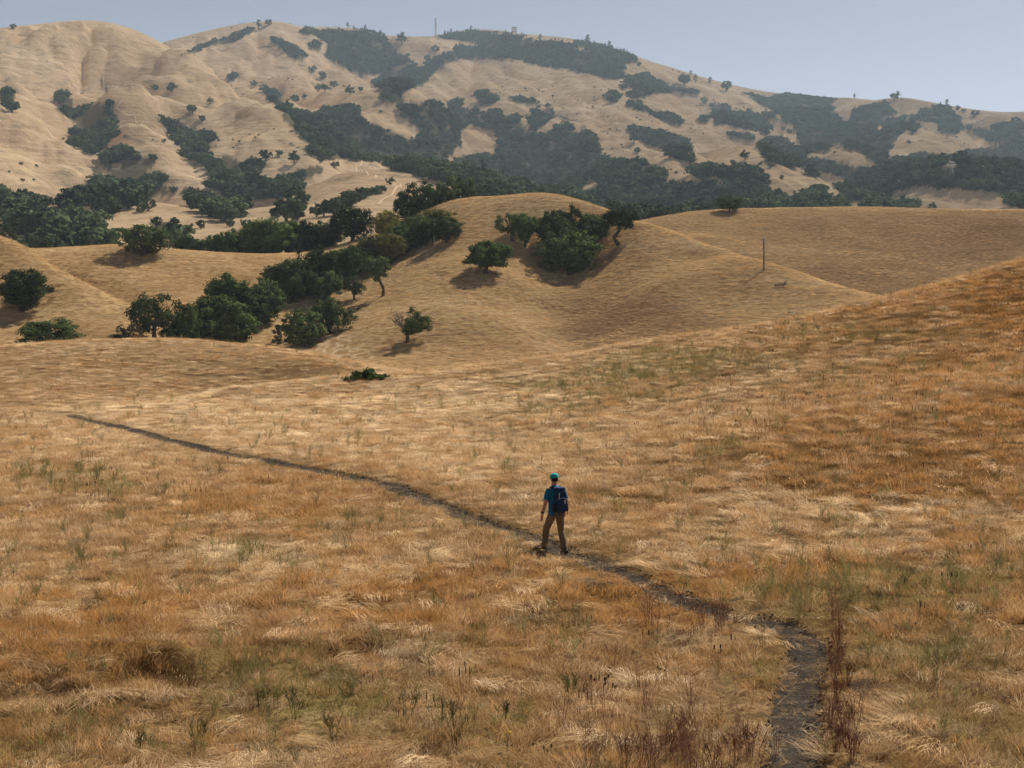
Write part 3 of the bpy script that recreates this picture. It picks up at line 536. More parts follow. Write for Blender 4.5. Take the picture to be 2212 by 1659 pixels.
def oak_meshes(seed, H=8.0, W=9.5, trunk=0.24, lean=(0, 0), sparse=0.0, nclu=120, per=70, leaf=0.34, base=0.07, bare=None, bend=0.0, mat='oak_leaf'):
    rng = np.random.default_rng(seed); rnd = random.Random(seed)
    mb = MB(); top = Vector((lean[0] * H, lean[1] * H, trunk * H)); r0 = 0.048 * H
    kink = Vector((bend * H * 0.35, 0, trunk * H * 0.5))
    mb.tube([(0, 0, -0.9), (0, 0, 0.0), kink * 0.5 + Vector((0, 0, 0.0)), kink, top], [r0 * 1.5, r0 * 1.3, r0 * 1.0, r0 * 0.92, r0 * 0.85], 8)
    zc = H * (base + 1) * 0.5; rz = H * (1 - base) * 0.5; ctr = Vector((lean[0] * H * 1.3, lean[1] * H * 1.3, zc))
    ends = []; nl = rnd.randint(6, 8)
    for i in range(nl):
        a = 2 * math.pi * (i + rnd.uniform(-.3, .3)) / nl; e = R(rnd.uniform(15, 68))
        tgt = ctr + Vector((math.cos(a) * math.cos(e) * W * .40, math.sin(a) * math.cos(e) * W * .40, math.sin(e) * rz * .75 - rz * .12))
        p = [top + (tgt - top) * t + Vector((rnd.uniform(-1, 1), rnd.uniform(-1, 1), rnd.uniform(-.3, 1))) * (0.06 * H * math.sin(math.pi * t)) for t in (0, .25, .5, .75, 1)]
        mb.tube(p, [r0 * .6, r0 * .45, r0 * .33, r0 * .22, r0 * .1], 5); ends += p[2:]
        for k in range(3):
            s0 = p[rnd.randint(1, 3)]; dd = Vector((rnd.uniform(-1, 1), rnd.uniform(-1, 1), rnd.uniform(-.2, .9))).normalized() * H * rnd.uniform(.14, .26)
            q = [s0, s0 + dd * .5 + Vector((0, 0, rnd.uniform(-.05, .08) * H)), s0 + dd]
            mb.tube(q, [r0 * .28, r0 * .18, r0 * .07], 4); ends += q[1:]
    C = []; RD = []
    lob = [(rng.normal(size=3), rng.uniform(-.28, .30)) for _ in range(9)]
    tries = 0
    while len(C) < nclu and tries < 6000:
        tries += 1
        d = rng.normal(size=3); d /= np.linalg.norm(d)
        k = 1 + sum(amp_ * max(0, float(np.dot(d, v / np.linalg.norm(v)))) ** 6 for v, amp_ in lob)
        r = rng.uniform(.45, .93) * k
        p = np.array([d[0] * W / 2 * r, d[1] * W / 2 * r, d[2] * rz * r])
        if d[2] < 0: p[2] *= 1.05
        if sparse and vnoise(p[0] / W * 5 + 3 * seed, (p[1] + p[2] * 1.7) / W * 5, seed) < sparse: continue
        if bare and (p[0] * bare[0] + p[2] * bare[1]) > bare[2] * W: continue
        C.append(p + np.array(ctr)); RD.append(W * rng.uniform(.075, .125))
    for c in C[::2]:
        e = min(ends, key=lambda q: (q - Vector(c)).length); m_ = (e + Vector(c)) * .5 + Vector((0, 0, -.04 * H))
        mb.tube([e, m_, Vector(c)], [r0 * .13, r0 * .09, r0 * .04], 3, cap=False)
    if bare:
        for i in range(60):
            s0 = rnd.choice(ends); x = s0
            for k in range(2):
                dd = Vector((rnd.uniform(-1.2, .3), rnd.uniform(-.7, .7), rnd.uniform(-.3, .9))).normalized() * H * rnd.uniform(.10, .2)
                mb.tube([x, x + dd * .55 + Vector((0, 0, .02 * H)), x + dd], [r0 * .17 / (k + 1), r0 * .12 / (k + 1), r0 * .05], 4, cap=False); x = x + dd
    v, f = leaf_quads(C, RD, per, leaf, rng)
    return mb.mesh('trunk_mesh', [M['bark']], True), fast_mesh('crown_mesh', v, f, [M[mat]])
def bush_mesh(seed, W, H, n=40, per=50, leaf=.3, mat='green_leaf'):
    rng = np.random.default_rng(seed); C = []; RD = []
    while len(C) < n:
        p = rng.uniform(-1, 1, 3); p[2] = abs(p[2])
        if (p ** 2).sum() > 1 or (p ** 2).sum() < .1: continue
        C.append(p * np.array([W / 2, W / 2 * .8, H])); RD.append(W * rng.uniform(.07, .12))
    v, f = leaf_quads(C, RD, per, leaf, rng, .8)
    return fast_mesh('bush_mesh', v, f, [M[mat]])

# ------------------------------------------------------------------ oaks on the middle hills (crown box in photo units: left, right, top, foot; foot is where the trunk meets the ground)
OAKV = {}
def oakv(kind, seed):
    k = (kind, seed)
    if k not in OAKV:
        a = dict(round=dict(), open=dict(sparse=.44, nclu=85, per=50, trunk=.26, base=.16), low=dict(base=.05, trunk=.14, nclu=110), tall=dict(W=7.2, base=.18, trunk=.28), wind=dict(W=8.5, trunk=.40, bend=-.35, lean=(.02, 0), sparse=.34, nclu=84, base=.42),
                 dead=dict(sparse=.40, nclu=60, per=50, trunk=.24, bare=(-1, .35, -.01), W=9.0, base=.20), lean=dict(W=7.5, trunk=.40, bend=.0, lean=(-.14, 0), sparse=.30, nclu=80, base=.36), clump=dict(base=.02, trunk=.12, W=8.5, nclu=120))[kind[0]]
        OAKV[k] = oak_meshes(seed * 7 + len(kind[0]), mat=kind[1], **a)
    return OAKV[k]
def tree(sheet, x0, x1, top, fx, fy, kind, mat, seed, label, group=None, name='oak_tree', D=None, rz=0.0):
    """crown spans x0..x1 and reaches top; foot at fx, fy"""
    if D is None: x, y, z = sheet.hit(fx, fy)
    else: y = D; x = (fx - CX) / F * y; z = float(sheet.z(np.array([x]), np.array([y]))[0])
    h = (fy - top) / F * y if D is None else (HZ - top) / F * y - z
    wd = (x1 - x0) / F * y
    tm, cm_ = oakv((kind, mat), seed)
    e = bpy.data.objects.new(name, None); COL.objects.link(e); e.location = (x, y, z - 0.1); e.rotation_euler = (0, 0, rz)
    W0 = dict(tall=7.2, wind=8.5, lean=7.5, clump=8.5, dead=9.0).get(kind, 9.5) * 1.08
    sx = 1.17 * wd / W0; e.scale = (sx, sx, h / 8.3)
    tag(e, label, 'tree', group)
    for nm, me in (('trunk', tm), ('crown', cm_)):
        o = bpy.data.objects.new(nm, me); COL.objects.link(o); o.parent = e
    return e
OK, GR, YE, DU = 'oak_leaf', 'green_leaf', 'yellow_leaf', 'dull_leaf'
T = [
(mid,242,362,480,310,552,'round',OK,1,'broad dark oak standing alone on the left grassy ridge, shadow at its foot'),
(mid,-6,108,570,48,672,'clump',OK,2,'dense round dark oak on the slope at the left picture edge'),
(mid,30,172,680,105,756,'low',OK,3,'low spreading dark oak half behind the near grassy mound at left'),
(mid,276,392,620,333,738,'open',OK,4,'open crowned oak with bare lower limbs at the left end of the draw'),
(mid,400,545,625,480,752,'clump',OK,5,'big round dark oak filling the foot of the draw, left half'),
(mid,432,540,582,490,690,'round',GR,6,'lighter green oak rising behind the big round oak at the foot of the draw'),
(mid,528,612,602,572,698,'clump',OK,7,'upright dark oak right beside the big round oak in the draw'),
(mid,365,430,650,400,752,'round',OK,8,'narrow dark oak squeezed between the open oak and the big round oak'),
(mid,578,670,545,625,655,'round',OK,9,'dark oak at the left of the long tree belt in the draw'),
(mid,640,730,530,690,640,'round',OK,10,'tall dark oak in the middle of the long tree belt in the draw'),
(mid,700,790,520,745,618,'open',GR,11,'green oak with pale gaps at the right of the long tree belt in the draw'),
(mid,600,660,590,632,652,'low',OK,12,'low dark oak at the front edge of the long tree belt'),
(mid,655,735,580,700,650,'low',OK,13,'wide low oak in front of the tall one in the tree belt'),
(mid,783,846,540,828,640,'lean',OK,14,'small oak on a leaning dark trunk at the right end of the tree belt'),
(mid,738,792,592,765,648,'open',OK,15,'small scraggly oak just left of the leaning trunk oak'),
(mid,608,700,655,655,750,'clump',OK,16,'dense dark oak above the white cattle paths, front one of the pair'),
(mid,672,762,632,712,722,'round',OK,17,'spreading dark oak behind the front one of the pair above the cattle paths'),
(mid,838,930,655,880,740,'dead',OK,18,'half dead oak with bare twisted limbs on its left side'),
(mid,808,878,495,842,572,'round',YE,19,'yellow green tree at the upper end of the draw'),
(mid,800,872,452,836,522,'round',YE,20,'bright yellow green tree on the crest left of the wooden pole'),
(mid,760,830,500,800,580,'round',DU,21,'dull olive tree between the yellow green tree and the tree belt'),
(mid,858,935,455,897,535,'round',OK,22,'dark oak left of the wooden pole on the crest'),
(mid,912,990,462,965,524,'round',OK,23,'oak with a short stout trunk right behind the wooden pole'),
(mid,905,982,446,940,500,'round',YE,24,'yellowish tree top showing above the oak with the wooden pole'),
(mid,718,812,434,762,520,'clump',OK,25,'tall round dark oak on the skyline of the left ridge'),
(mid,995,1108,514,1050,590,'round',GR,26,'single green oak with a short trunk on the open knoll face'),
(mid,1058,1134,450,1106,520,'open',OK,27,'leftmost oak of the grove on the knoll, slim bare trunk'),
(mid,1108,1168,453,1134,532,'tall',GR,28,'slender lighter oak second from the left in the knoll grove'),
(mid,1160,1222,450,1190,540,'tall',OK,29,'narrow dark oak in the middle of the knoll grove'),
(mid,1192,1262,440,1228,510,'open',OK,30,'tall open oak at the back of the knoll grove'),
(mid,1240,1315,455,1285,530,'round',OK,31,'dark oak at the right back of the knoll grove'),
(mid,1150,1288,490,1232,592,'round',OK,32,'largest oak at the front of the knoll grove, very dark'),
(mid,1300,1380,448,1336,528,'wind',OK,33,'windswept oak with a crooked bare trunk on the right shoulder of the knoll'),
(back,1548,1606,418,1576,458,'round',OK,34,'small lone oak on the far crest of the right hand ridge'),
]
for i, t in enumerate(T):
    tree(t[0], t[1], t[2], t[3], t[4], t[5], t[6], t[7], t[8], t[9], rz=(0 if t[6] in ('wind', 'lean', 'dead') else i * 1.7))
# trees growing behind the crest of the left ridge and of the knoll: only their tops show
TB = [(380,440,508,GR,'clump'),(455,520,492,GR,'clump'),(505,575,478,OK,'clump'),(545,640,466,GR,'clump'),(610,690,468,OK,'clump'),(660,740,470,GR,'clump'),(372,450,505,GR,'clump'),(425,500,500,OK,'round'),(470,560,485,OK,'clump'),(520,610,468,GR,'round'),(590,660,470,GR,'clump'),(640,720,482,GR,'round'),(560,620,490,OK,'clump'),(690,740,475,DU,'round')]
for i, (a, b, t, mt, k) in enumerate(TB):
    tree(mid, a, b, t, (a + b) / 2, 0, k, mt, 40 + i % 3, 'green tree of the row behind the left ridge crest, only its top showing', 'tree row behind the left ridge', D=md_(376 + 7 * (i % 3)))
TK = [(850,920,398,'leftmost'),(895,965,388,'second'),(940,1000,384,'third'),(972,1032,380,'rightmost')]
for i, (a, b, t, wd) in enumerate(TK):
    tree(mid, a, b, t, (a + b) / 2, 0, 'clump', OK, 50 + i % 2, wd + ' of the dark oaks bunched on the skyline left of the knoll top', 'oaks on the knoll skyline', D=md_(408 + 4 * i))
tree(mid,-30,42,478,8,0,'open',OK,4,'oak cut by the left picture edge on the ridge skyline',D=md_(352))
FILL = [(1200,552,80,92,OK),(1262,552,84,92,OK),(440,748,110,95,OK),(512,748,100,92,OK),(470,718,100,90,OK),(545,705,90,88,OK),(578,692,80,80,OK),(600,645,84,82,OK),(650,636,88,86,OK),(692,624,86,84,OK),(738,612,80,78,GR),(772,594,74,72,OK),(808,574,72,70,DU),(838,562,70,66,YE),(868,550,66,66,GR),(892,536,66,62,OK),(926,526,60,58,OK),(380,750,70,60,GR)]
for i, (fx, fy, w_, h_2, mt) in enumerate(FILL):
    tree(mid, fx - w_ / 2, fx + w_ / 2, fy - h_2, fx, fy, 'clump', mt, (2, 5, 7, 16)[i % 4], ('oak packed inside the knoll grove behind its largest front oak' if fx > 1000 else 'oak crowded into the lower clump at the foot of the draw' if fx < 590 else 'oak crowded into the long diagonal tree belt up the draw'), ('oaks inside the knoll grove' if fx > 1000 else 'oaks of the lower clump' if fx < 590 else 'oaks of the diagonal tree belt'), rz=i * 2.3 + 1)
def bush(sheet, x0, x1, top, fx, fy, mat, seed, label, D=None):
    if D is None: x, y, z = sheet.hit(fx, fy)
    else: y = D; x = (fx - CX) / F * y; z = float(sheet.z(np.array([x]), np.array([y]))[0])
    h = (fy - top) / F * y if D is None else (HZ - top) / F * y - z; wd = (x1 - x0) / F * y
    o = obj('shrub', bush_mesh(seed, wd, h, 36, 45, min(.3, wd * .07), mat), None, None, (x, y, z - .05)); tag(o, label, 'shrub'); return o
bush(mid,242,318,700,280,738,DU,61,'dull olive shrub at the foot of the open crowned oak')
bush(mid,360,440,712,400,748,GR,62,'low green shrub at the base of the tree clump in the draw')
bush(mid,585,640,690,612,742,DU,63,'brownish shrub left of the dense oak above the cattle paths')
bush(fld,745,840,798,790,813,OK,64,'low flat green shrub in the dip below the cattle paths', D=101)
bush(mid,1125,1170,412,1146,0,GR,65,'dark shrub top peeking over the knoll skyline', D=md_(392))
bush(mid,1215,1255,423,1236,0,OK,66,'small shrub top on the right of the knoll skyline', D=md_(376))
bush(mid,80,112,518,95,0,OK,67,'small shrub on the left ridge skyline', D=md_(350))
bush(back,1745,1772,446,1758,0,OK,68,'tiny shrub on the crest of the right hand ridge', D=bd_(514))
bush(mid,1150,1180,500,1172,548,OK,69,'dark undergrowth shrub under the knoll grove')
bush(mid,1185,1230,500,1200,562,OK,70,'dark undergrowth shrub left of the largest knoll oak')

# ------------------------------------------------------------------ far trees: one prototype set, the largest as trees of their own, the rest as one wood
def far_tree(seed, pine=False):
    rng = np.random.default_rng(seed); mb = MB(); C = []; RD = []
    if pine:
        mb.tube([(0, 0, -1), (0, 0, 6), (rng.uniform(-.3, .3), 0, 11)], [.4, .3, .08], 4)
        for k in range(16):
            z = 3.5 + 7.5 * k / 16; r = (1 - k / 17) * 2.6 + .4; a = rng.uniform(0, 6.28); q = rng.uniform(.2, 1)
            C.append((math.cos(a) * r * q, math.sin(a) * r * q, z)); RD.append(.9)
        v, f = leaf_quads(C, RD, 14, .9, rng, .6)
    else:
        mb.tube([(0, 0, -2), (0, 0, 1.2), (.2, 0, 3)], [.5, .4, .25], 5)
        lob = rng.normal(size=(6, 3)); lob /= np.linalg.norm(lob, axis=1)[:, None]; la = rng.uniform(-.2, .35, 6)
        while len(C) < 26:
            d = rng.normal(size=3); d /= np.linalg.norm(d); k = 1 + (la * np.clip(lob @ d, 0, 1) ** 5).sum(); r = rng.uniform(.5, .9) * k
            C.append((d[0] * 4.4 * r, d[1] * 4.4 * r, 3.7 + d[2] * (3.4 if d[2] > 0 else 2.7) * r)); RD.append(rng.uniform(.9, 1.4))
        v, f = leaf_quads(C, RD, 15, 1.15, rng, .8)
    tv = np.array(mb.v); tf = [list(q) for q in mb.f if len(q) == 4]
    tf = np.array(tf); V_ = np.concatenate([v, tv]); Fc = np.concatenate([f, tf + len(v)])
    return fast_mesh('far_pine_mesh' if pine else 'far_oak_mesh', V_, Fc, [M['far_leaf'], M['bark']], [0] * len(f) + [1] * len(tf))
FT = [far_tree(100 + i) for i in range(7)]; FPN = [far_tree(200 + i, True) for i in range(3)]
rng = np.random.default_rng(5)
# candidates on the mountain sheet, even in area
nc = 420000
yy = np.sqrt(rng.uniform(420 ** 2, 3950 ** 2, nc)); tt = rng.uniform(-0.41, 0.41, nc); xx = yy * tt; zz = far.z(xx, yy)
cvx, cvy = proj(xx, yy, zz)
hgt = 4.5 + 6.5 * rng.random(nc) ** 1.4
wid = np.full(nc, -1); jxx = 16 * (fbm(xx / 30, yy / 30, 141, 3) - .5); jyy = 12 * (fbm(xx / 30, yy / 30, 143, 3) - .5)
for fk in (1.0, .7, .48):
    hp2 = fk * hgt / yy * F; w1 = woodid(cvx + jxx, cvy - .28 * hp2 + jyy); w2 = woodid(cvx + jxx, cvy - .72 * hp2 + jyy); okw = (wid < 0) & (w1 >= 0) & (w2 >= 0)
    hgt = np.where(okw, hgt * fk, hgt); wid = np.where(okw, w1, wid)
a = far.Z / far.Y; runm = np.maximum.accumulate(a, 0); li = np.clip(((np.log(yy) - far.L[0]) / (far.L[1] - far.L[0])).astype(int), 0, len(far.L) - 1); ti = np.clip(((tt - far.T[0]) / (far.T[1] - far.T[0])).astype(int), 0, len(far.T) - 1)
seen = zz / yy >= runm[li, ti] - np.maximum(0.0018, .7 * hgt / yy)
keep = (wid >= 0) & seen
scrub = (wid < 0) & seen & (fbm(xx / 130, yy / 130, 123, 3) > 0.66) & (rng.random(nc) < 0.035)
idx = np.nonzero(keep)[0]
# thin by a grid so that crowns touch without stacking
cell = 5.2; key = (np.floor(xx[idx] / cell).astype(np.int64) * 100003 + np.floor(yy[idx] / cell).astype(np.int64)); _, first = np.unique(key, return_index=True); idx = idx[first]
scale_px = hgt[idx] / yy[idx]
clearing = fbm(xx[idx] / 24, yy[idx] / 24, 131, 3); idx = idx[clearing > 0.39]
order = idx[np.argsort(-(hgt[idx] / yy[idx]))]
# the largest showing: spread over the woods
big = order[:len(order)]
sel = []; cnt = {}
for i in big:
    wn = WP[wid[i]][0]
    if cvx[i] < -5 or cvx[i] > 2217 or cvy[i] > 530: continue
    if cnt.get(wn, 0) >= 14: continue
    cnt[wn] = cnt.get(wn, 0) + 1; sel.append(i)
    if len(sel) >= 190: break
selset = set(sel)
for i in sel:
    o = bpy.data.objects.new('oak_tree', FT[i % 7]); COL.objects.link(o); s = hgt[i] / 7.2
    o.location = (xx[i], yy[i], zz[i] - .3); o.rotation_euler = (0, 0, i * 1.3); o.scale = (s * (0.9 + .3 * ((i * 37) % 10) / 10),) * 2 + (s,)
    nm = WP[wid[i]][0]; tag(o, 'dark oak crown in the far woods, ' + nm, 'tree', 'far woods: ' + nm)
rest = np.array([i for i in idx if i not in selset] + list(np.nonzero(scrub)[0]))
is_scrub = np.array([wid[i] < 0 for i in rest])
def instancer(name, pts, rot, scl, idx_, col, protos, label, cat):
    me = bpy.data.meshes.new(name); me.vertices.add(len(pts)); me.vertices.foreach_set('co', np.ascontiguousarray(pts, dtype=np.float32).ravel())
    def at(nm, ty, arr, fld_): x = me.attributes.new(nm, ty, 'POINT'); x.data.foreach_set(fld_, np.ascontiguousarray(arr).ravel())
    at('rot', 'FLOAT_VECTOR', rot.astype(np.float32), 'vector'); at('scl', 'FLOAT_VECTOR', scl.astype(np.float32), 'vector'); at('idx', 'INT', idx_.astype(np.int32), 'value')
    if col is not None: at('col', 'FLOAT_COLOR', np.concatenate([col, np.ones((len(col), 1))], 1).astype(np.float32), 'color')
    o = bpy.data.objects.new(name, me); COL.objects.link(o); tag(o, label, cat, kind='stuff')
    pc = bpy.data.collections.new(name + '_kinds')
    for i, p in enumerate(protos):
        po = bpy.data.objects.new('%s_kind_%02d' % (name, i), p); pc.objects.link(po)
    g = bpy.data.node_groups.new(name + '_scatter', 'GeometryNodeTree')
    g.interface.new_socket('Geometry', in_out='INPUT', socket_type='NodeSocketGeometry'); g.interface.new_socket('Geometry', in_out='OUTPUT', socket_type='NodeSocketGeometry')
    gi = g.nodes.new('NodeGroupInput'); go = g.nodes.new('NodeGroupOutput'); ip = g.nodes.new('GeometryNodeInstanceOnPoints'); ci = g.nodes.new('GeometryNodeCollectionInfo')
    ci.inputs['Collection'].default_value = pc; ci.inputs['Separate Children'].default_value = True; ci.inputs['Reset Children'].default_value = True
    def na(nm, ty): x = g.nodes.new('GeometryNodeInputNamedAttribute'); x.data_type = ty; x.inputs['Name'].default_value = nm; return x.outputs['Attribute']
    g.links.new(gi.outputs[0], ip.inputs['Points']); g.links.new(ci.outputs[0], ip.inputs['Instance']); ip.inputs['Pick Instance'].default_value = True
    g.links.new(na('idx', 'INT'), ip.inputs['Instance Index'])
    er = g.nodes.new('FunctionNodeEulerToRotation'); g.links.new(na('rot', 'FLOAT_VECTOR'), er.inputs[0]); g.links.new(er.outputs[0], ip.inputs['Rotation'])
    g.links.new(na('scl', 'FLOAT_VECTOR'), ip.inputs['Scale']); g.links.new(ip.outputs[0], go.inputs[0])
    md = o.modifiers.new('scatter', 'NODES'); md.node_group = g
    return o
s_ = hgt[rest] / 7.2; s_[is_scrub] *= rng.uniform(.12, .38, is_scrub.sum())
summit = (cvy[rest] < 130) & (cvx[rest] > 640) & (cvx[rest] < 1400)
ki = rng.integers(0, 7, len(rest)); pn = rng.random(len(rest)) < np.where(summit, .12, .01); ki[pn] = rng.integers(7, 10, pn.sum())
s_[summit & ~pn] *= .8
wv = rng.uniform(.9, 1.25, len(rest))
instancer('far_woods', np.stack([xx[rest], yy[rest], zz[rest] - .4], 1), np.stack([0 * s_, 0 * s_, rng.uniform(0, 6.28, len(rest))], 1), np.stack([s_ * wv, s_ * wv, s_], 1), ki, None, FT + FPN, 'dark oak woods and scrub filling the ravines of the far mountains', 'woods')
print('far trees', len(rest), 'single', len(sel), time.time() - T0)
# single trees far off: photo position of the crown centre, half width
LONE = [(A_,80,158,20,0,'tiny dark tree on the skyline at the far left hilltop'),(A_,1550,148,24,1,'pine on the skyline just left of the second peak'),(A_,1610,132,26,0,'round tree on the skyline at the second peak'),
(A_,700,795,24,0,'lone tree beside the path right of the left upper ravine woods'),(A_,1155,655,40,0,'wide lone tree on the spur above the second ravine'),(A_,1262,604,23,0,'small round tree above the wide lone tree on the spur'),
(A_,1215,705,26,0,'pale thin tree below the wide lone tree on the spur'),(A_,930,535,24,0,'small tree in the upper fold of the left hill'),(A_,1030,522,36,0,'low tree in a hollow of the left hill'),(A_,660,620,32,0,'tree at the upper right tip of the left upper ravine woods'),
(A_,1595,925,46,0,'leftmost of three round trees on the small knoll'),(A_,1675,915,30,0,'middle of three round trees on the small knoll'),(A_,1765,942,44,0,'rightmost of three round trees on the small knoll'),
(A_,850,1240,40,0,'left tree of the dark pair on the rounded foothill'),(A_,890,1225,48,0,'right tree of the dark pair on the rounded foothill'),(A_,1207,1340,38,0,'thin lone tree on the right side of the rounded foothill'),(A_,1380,1335,32,0,'small tree at the foot of the rounded foothill'),(A_,1478,1338,40,0,'round tree in the gap right of the rounded foothill'),
(A_,2010,985,28,0,'lone tree on the crown of the foothill with the dirt track'),(A_,1522,505,25,0,'small tree in the fold under the second peak, left one'),(A_,1582,525,36,0,'taller tree in the fold under the second peak'),(A_,1880,412,26,0,'upper tree on the right spur of the second peak'),(A_,1932,452,34,0,'middle tree on the right spur of the second peak'),(A_,2000,500,28,0,'lower tree on the right spur of the second peak'),
(A_,1910,520,32,0,'left of two flat topped trees under the second peak'),(A_,1950,524,30,0,'right of two flat topped trees under the second peak'),(A_,2100,542,34,0,'low wide tree at the end of the second peak spur'),(A_,2165,530,19,0,'small round tree at the end of the second peak spur'),(A_,1770,590,30,0,'open tree left of the lower spur under the second peak'),(A_,1826,576,20,0,'small dark tree left of the lower spur under the second peak'),(A_,1415,230,24,0,'tree on the left slope of the second peak'),
(A_,150,1165,60,0,'big dark tree at the left edge above the lower ravine woods'),(A_,1040,1140,34,0,'last tree on the right of the left lower ravine woods'),
(B_,445,232,40,0,'round lone tree on the meadow left of the radio mast'),(B_,478,331,18,0,'small tree on the meadow edge under the radio mast'),(B_,645,297,28,0,'tree in the middle of the meadow under the radio mast'),(B_,600,349,28,0,'flat shrub like tree on the meadow under the radio mast'),(B_,585,377,17,0,'lowest small tree on the meadow under the radio mast'),
(B_,925,575,44,0,'big round tree on the left of the spring on the golden slope'),(B_,770,622,40,0,'round tree at the lower left of the golden slope'),(B_,1835,828,34,0,'left small tree below the long tree strip on the golden slope'),(B_,1857,898,26,0,'round lone bush below the long tree strip on the golden slope'),(B_,378,1085,30,0,'small tree on the right shoulder of the foothill with the dirt track'),
(B_,415,852,38,0,'round tree right of the centre left ravine woods'),(B_,318,667,12,0,'tiny bush on the spur right of the centre left ravine'),(B_,505,730,22,0,'small bush at the edge of the central ravine woods'),(B_,2140,472,40,0,'round dark tree near the right skyline'),(B_,1560,235,22,1,'tall pine on the right end of the summit ridge'),(B_,1275,225,16,1,'pine on the middle of the summit ridge'),(B_,1690,270,20,1,'pine at the right fall of the summit ridge'),(B_,1870,383,18,0,'tree on the bare shoulder right of the summit woods'),(B_,740,188,12,1,'tiny pine right of the radio mast'),(B_,120,150,14,1,'left pine on the wooded crest'),(B_,225,158,14,1,'right pine on the wooded crest'),(B_,860,168,12,1,'tiny pine on the summit'),
(C_,212,438,14,1,'thin pine on the right skyline, upper one'),(C_,240,470,20,1,'taller pine on the right skyline'),(C_,328,486,20,1,'middle pine on the right skyline'),(C_,425,512,40,0,'broad pale tree on the right skyline'),(C_,175,475,42,0,'round dark tree under the right skyline'),(C_,1435,578,32,0,'round tree on top of the right hill'),(C_,1455,555,16,1,'pine rising behind the round tree on the right hill'),(C_,1195,572,12,1,'single small pine on the right saddle'),(C_,1750,615,16,1,'pine on the right hilltop woods'),(C_,1813,645,20,0,'first small tree right of the hilltop woods'),(C_,1850,662,17,0,'second small tree right of the hilltop woods'),(C_,1916,682,30,0,'lone pale tree on the right falling ridge'),(C_,2165,722,30,0,'tree on the dark ridge at the right picture edge'),
(C_,537,932,34,0,'lone tree on the right part of the golden slope'),(C_,466,970,22,0,'small tree below the lone one on the golden slope right part'),(C_,690,992,18,0,'small round tree under the right middle spur'),(C_,760,1062,20,0,'bush on the lower right golden slope'),(C_,770,770,16,0,'left of two small trees in the right upper fold'),(C_,806,786,22,0,'right of two small trees in the right upper fold'),(C_,1465,1128,20,0,'small tree at the left end of the flat right foothill'),(C_,1662,1243,34,0,'lone round tree on the flat right foothill'),(C_,1540,1220,44,0,'last big tree left of the flat right foothill'),(C_,293,600,24,0,'small tree under the right skyline pines'),(C_,1520,850,16,0,'small tree on the golden face under the right hill')]
for k, (off, a_, b_, hw, pine, lab) in enumerate(LONE):
    vx_, vy_ = off + .36 * a_, .36 * b_; hv_ = .36 * hw
    tall = hv_ * (1.3 if pine else 0.85)
    x, y, z = far.hit(vx_, vy_ + tall)
    o = bpy.data.objects.new('pine_tree' if pine else 'oak_tree', (FPN if pine else FT)[k % (3 if pine else 7)]); COL.objects.link(o)
    wr = hv_ / F * y; s = wr / (2.6 if pine else 4.6); sz = (2 * tall / F * y) / (11 if pine else 7.4)
    o.location = (x, y, z - .3); o.scale = (s, s, sz); o.rotation_euler = (0, 0, k * 2.1)
    tag(o, lab, 'tree')
print('trees done', time.time() - T0)

# ------------------------------------------------------------------ masts, poles, pylon, tracks, dead wood
def lattice(mb, x0, y0, z0, w0, w1, h, n, r):
    for k in range(4):
        sx, sy = ((-1, -1), (1, -1), (1, 1), (-1, 1))[k]
        mb.tube([(x0 + sx * w0 / 2, y0 + sy * w0 / 2, z0), (x0 + sx * w1 / 2, y0 + sy * w1 / 2, z0 + h)], [r, r], 4)
    for i in range(n):
        a = i / n; b = (i + 1) / n; wa = w0 + (w1 - w0) * a; wb = w0 + (w1 - w0) * b
        for k in range(4):
            s1 = ((-1, -1), (1, -1), (1, 1), (-1, 1))[k]; s2 = ((-1, -1), (1, -1), (1, 1), (-1, 1))[(k + 1) % 4]
            mb.tube([(x0 + s1[0] * wa / 2, y0 + s1[1] * wa / 2, z0 + h * a), (x0 + s2[0] * wb / 2, y0 + s2[1] * wb / 2, z0 + h * b)], [r * .6] * 2, 3)
            mb.tube([(x0 + s1[0] * wb / 2, y0 + s1[1] * wb / 2, z0 + h * b), (x0 + s2[0] * wb / 2, y0 + s2[1] * wb / 2, z0 + h * b)], [r * .5] * 2, 3)
def at_far(vx, D): x = (vx - CX) / F * D; return x, D, float(far.z(np.array([x]), np.array([D]))[0])
x, y, z = at_far(941, 3330); hm = (HZ - 38) / F * y - z
e = bpy.data.objects.new('radio_mast', None); COL.objects.link(e); e.location = (x, y, z - 1); tag(e, 'tall thin lattice radio mast on the skyline left of the summit', 'mast')
mb = MB(); lattice(mb, 0, 0, 0, 3.4, 2.0, hm, 16, .35); obj('lattice', mb.mesh('mast_lattice', [M['steel']]), None, e)
for k in range(7):
    mb = MB(); mb.tube([(0, 0, 0), (0, 0, 2.4)], [.45, .45], 6); mb.box((-0.8, 0, 1.2), (.8, .08, .08))
    o = obj('antenna', mb.mesh('antenna_mesh', [M['steel']]), None, e, ((2.2 if k % 2 else -2.0), -.6, hm * (.3 + .1 * k)))
mb = MB(); mb.tube([(0, 0, 0), (0, 0, 5)], [.2, .05], 5); obj('whip_aerial', mb.mesh('whip_mesh', [M['steel']]), None, e, (0, 0, hm))
x, y, z = at_far(1111, 3475); ht = (HZ - 58) / F * y - z
e = bpy.data.objects.new('relay_tower', None); COL.objects.link(e); e.location = (x, y, z - 1); tag(e, 'squat square relay tower with dishes on the wooded summit', 'tower')
mb = MB(); lattice(mb, 0, 0, 0, 10.5, 10.5, ht, 3, .5); obj('frame', mb.mesh('tower_frame', [M['steel']]), None, e)
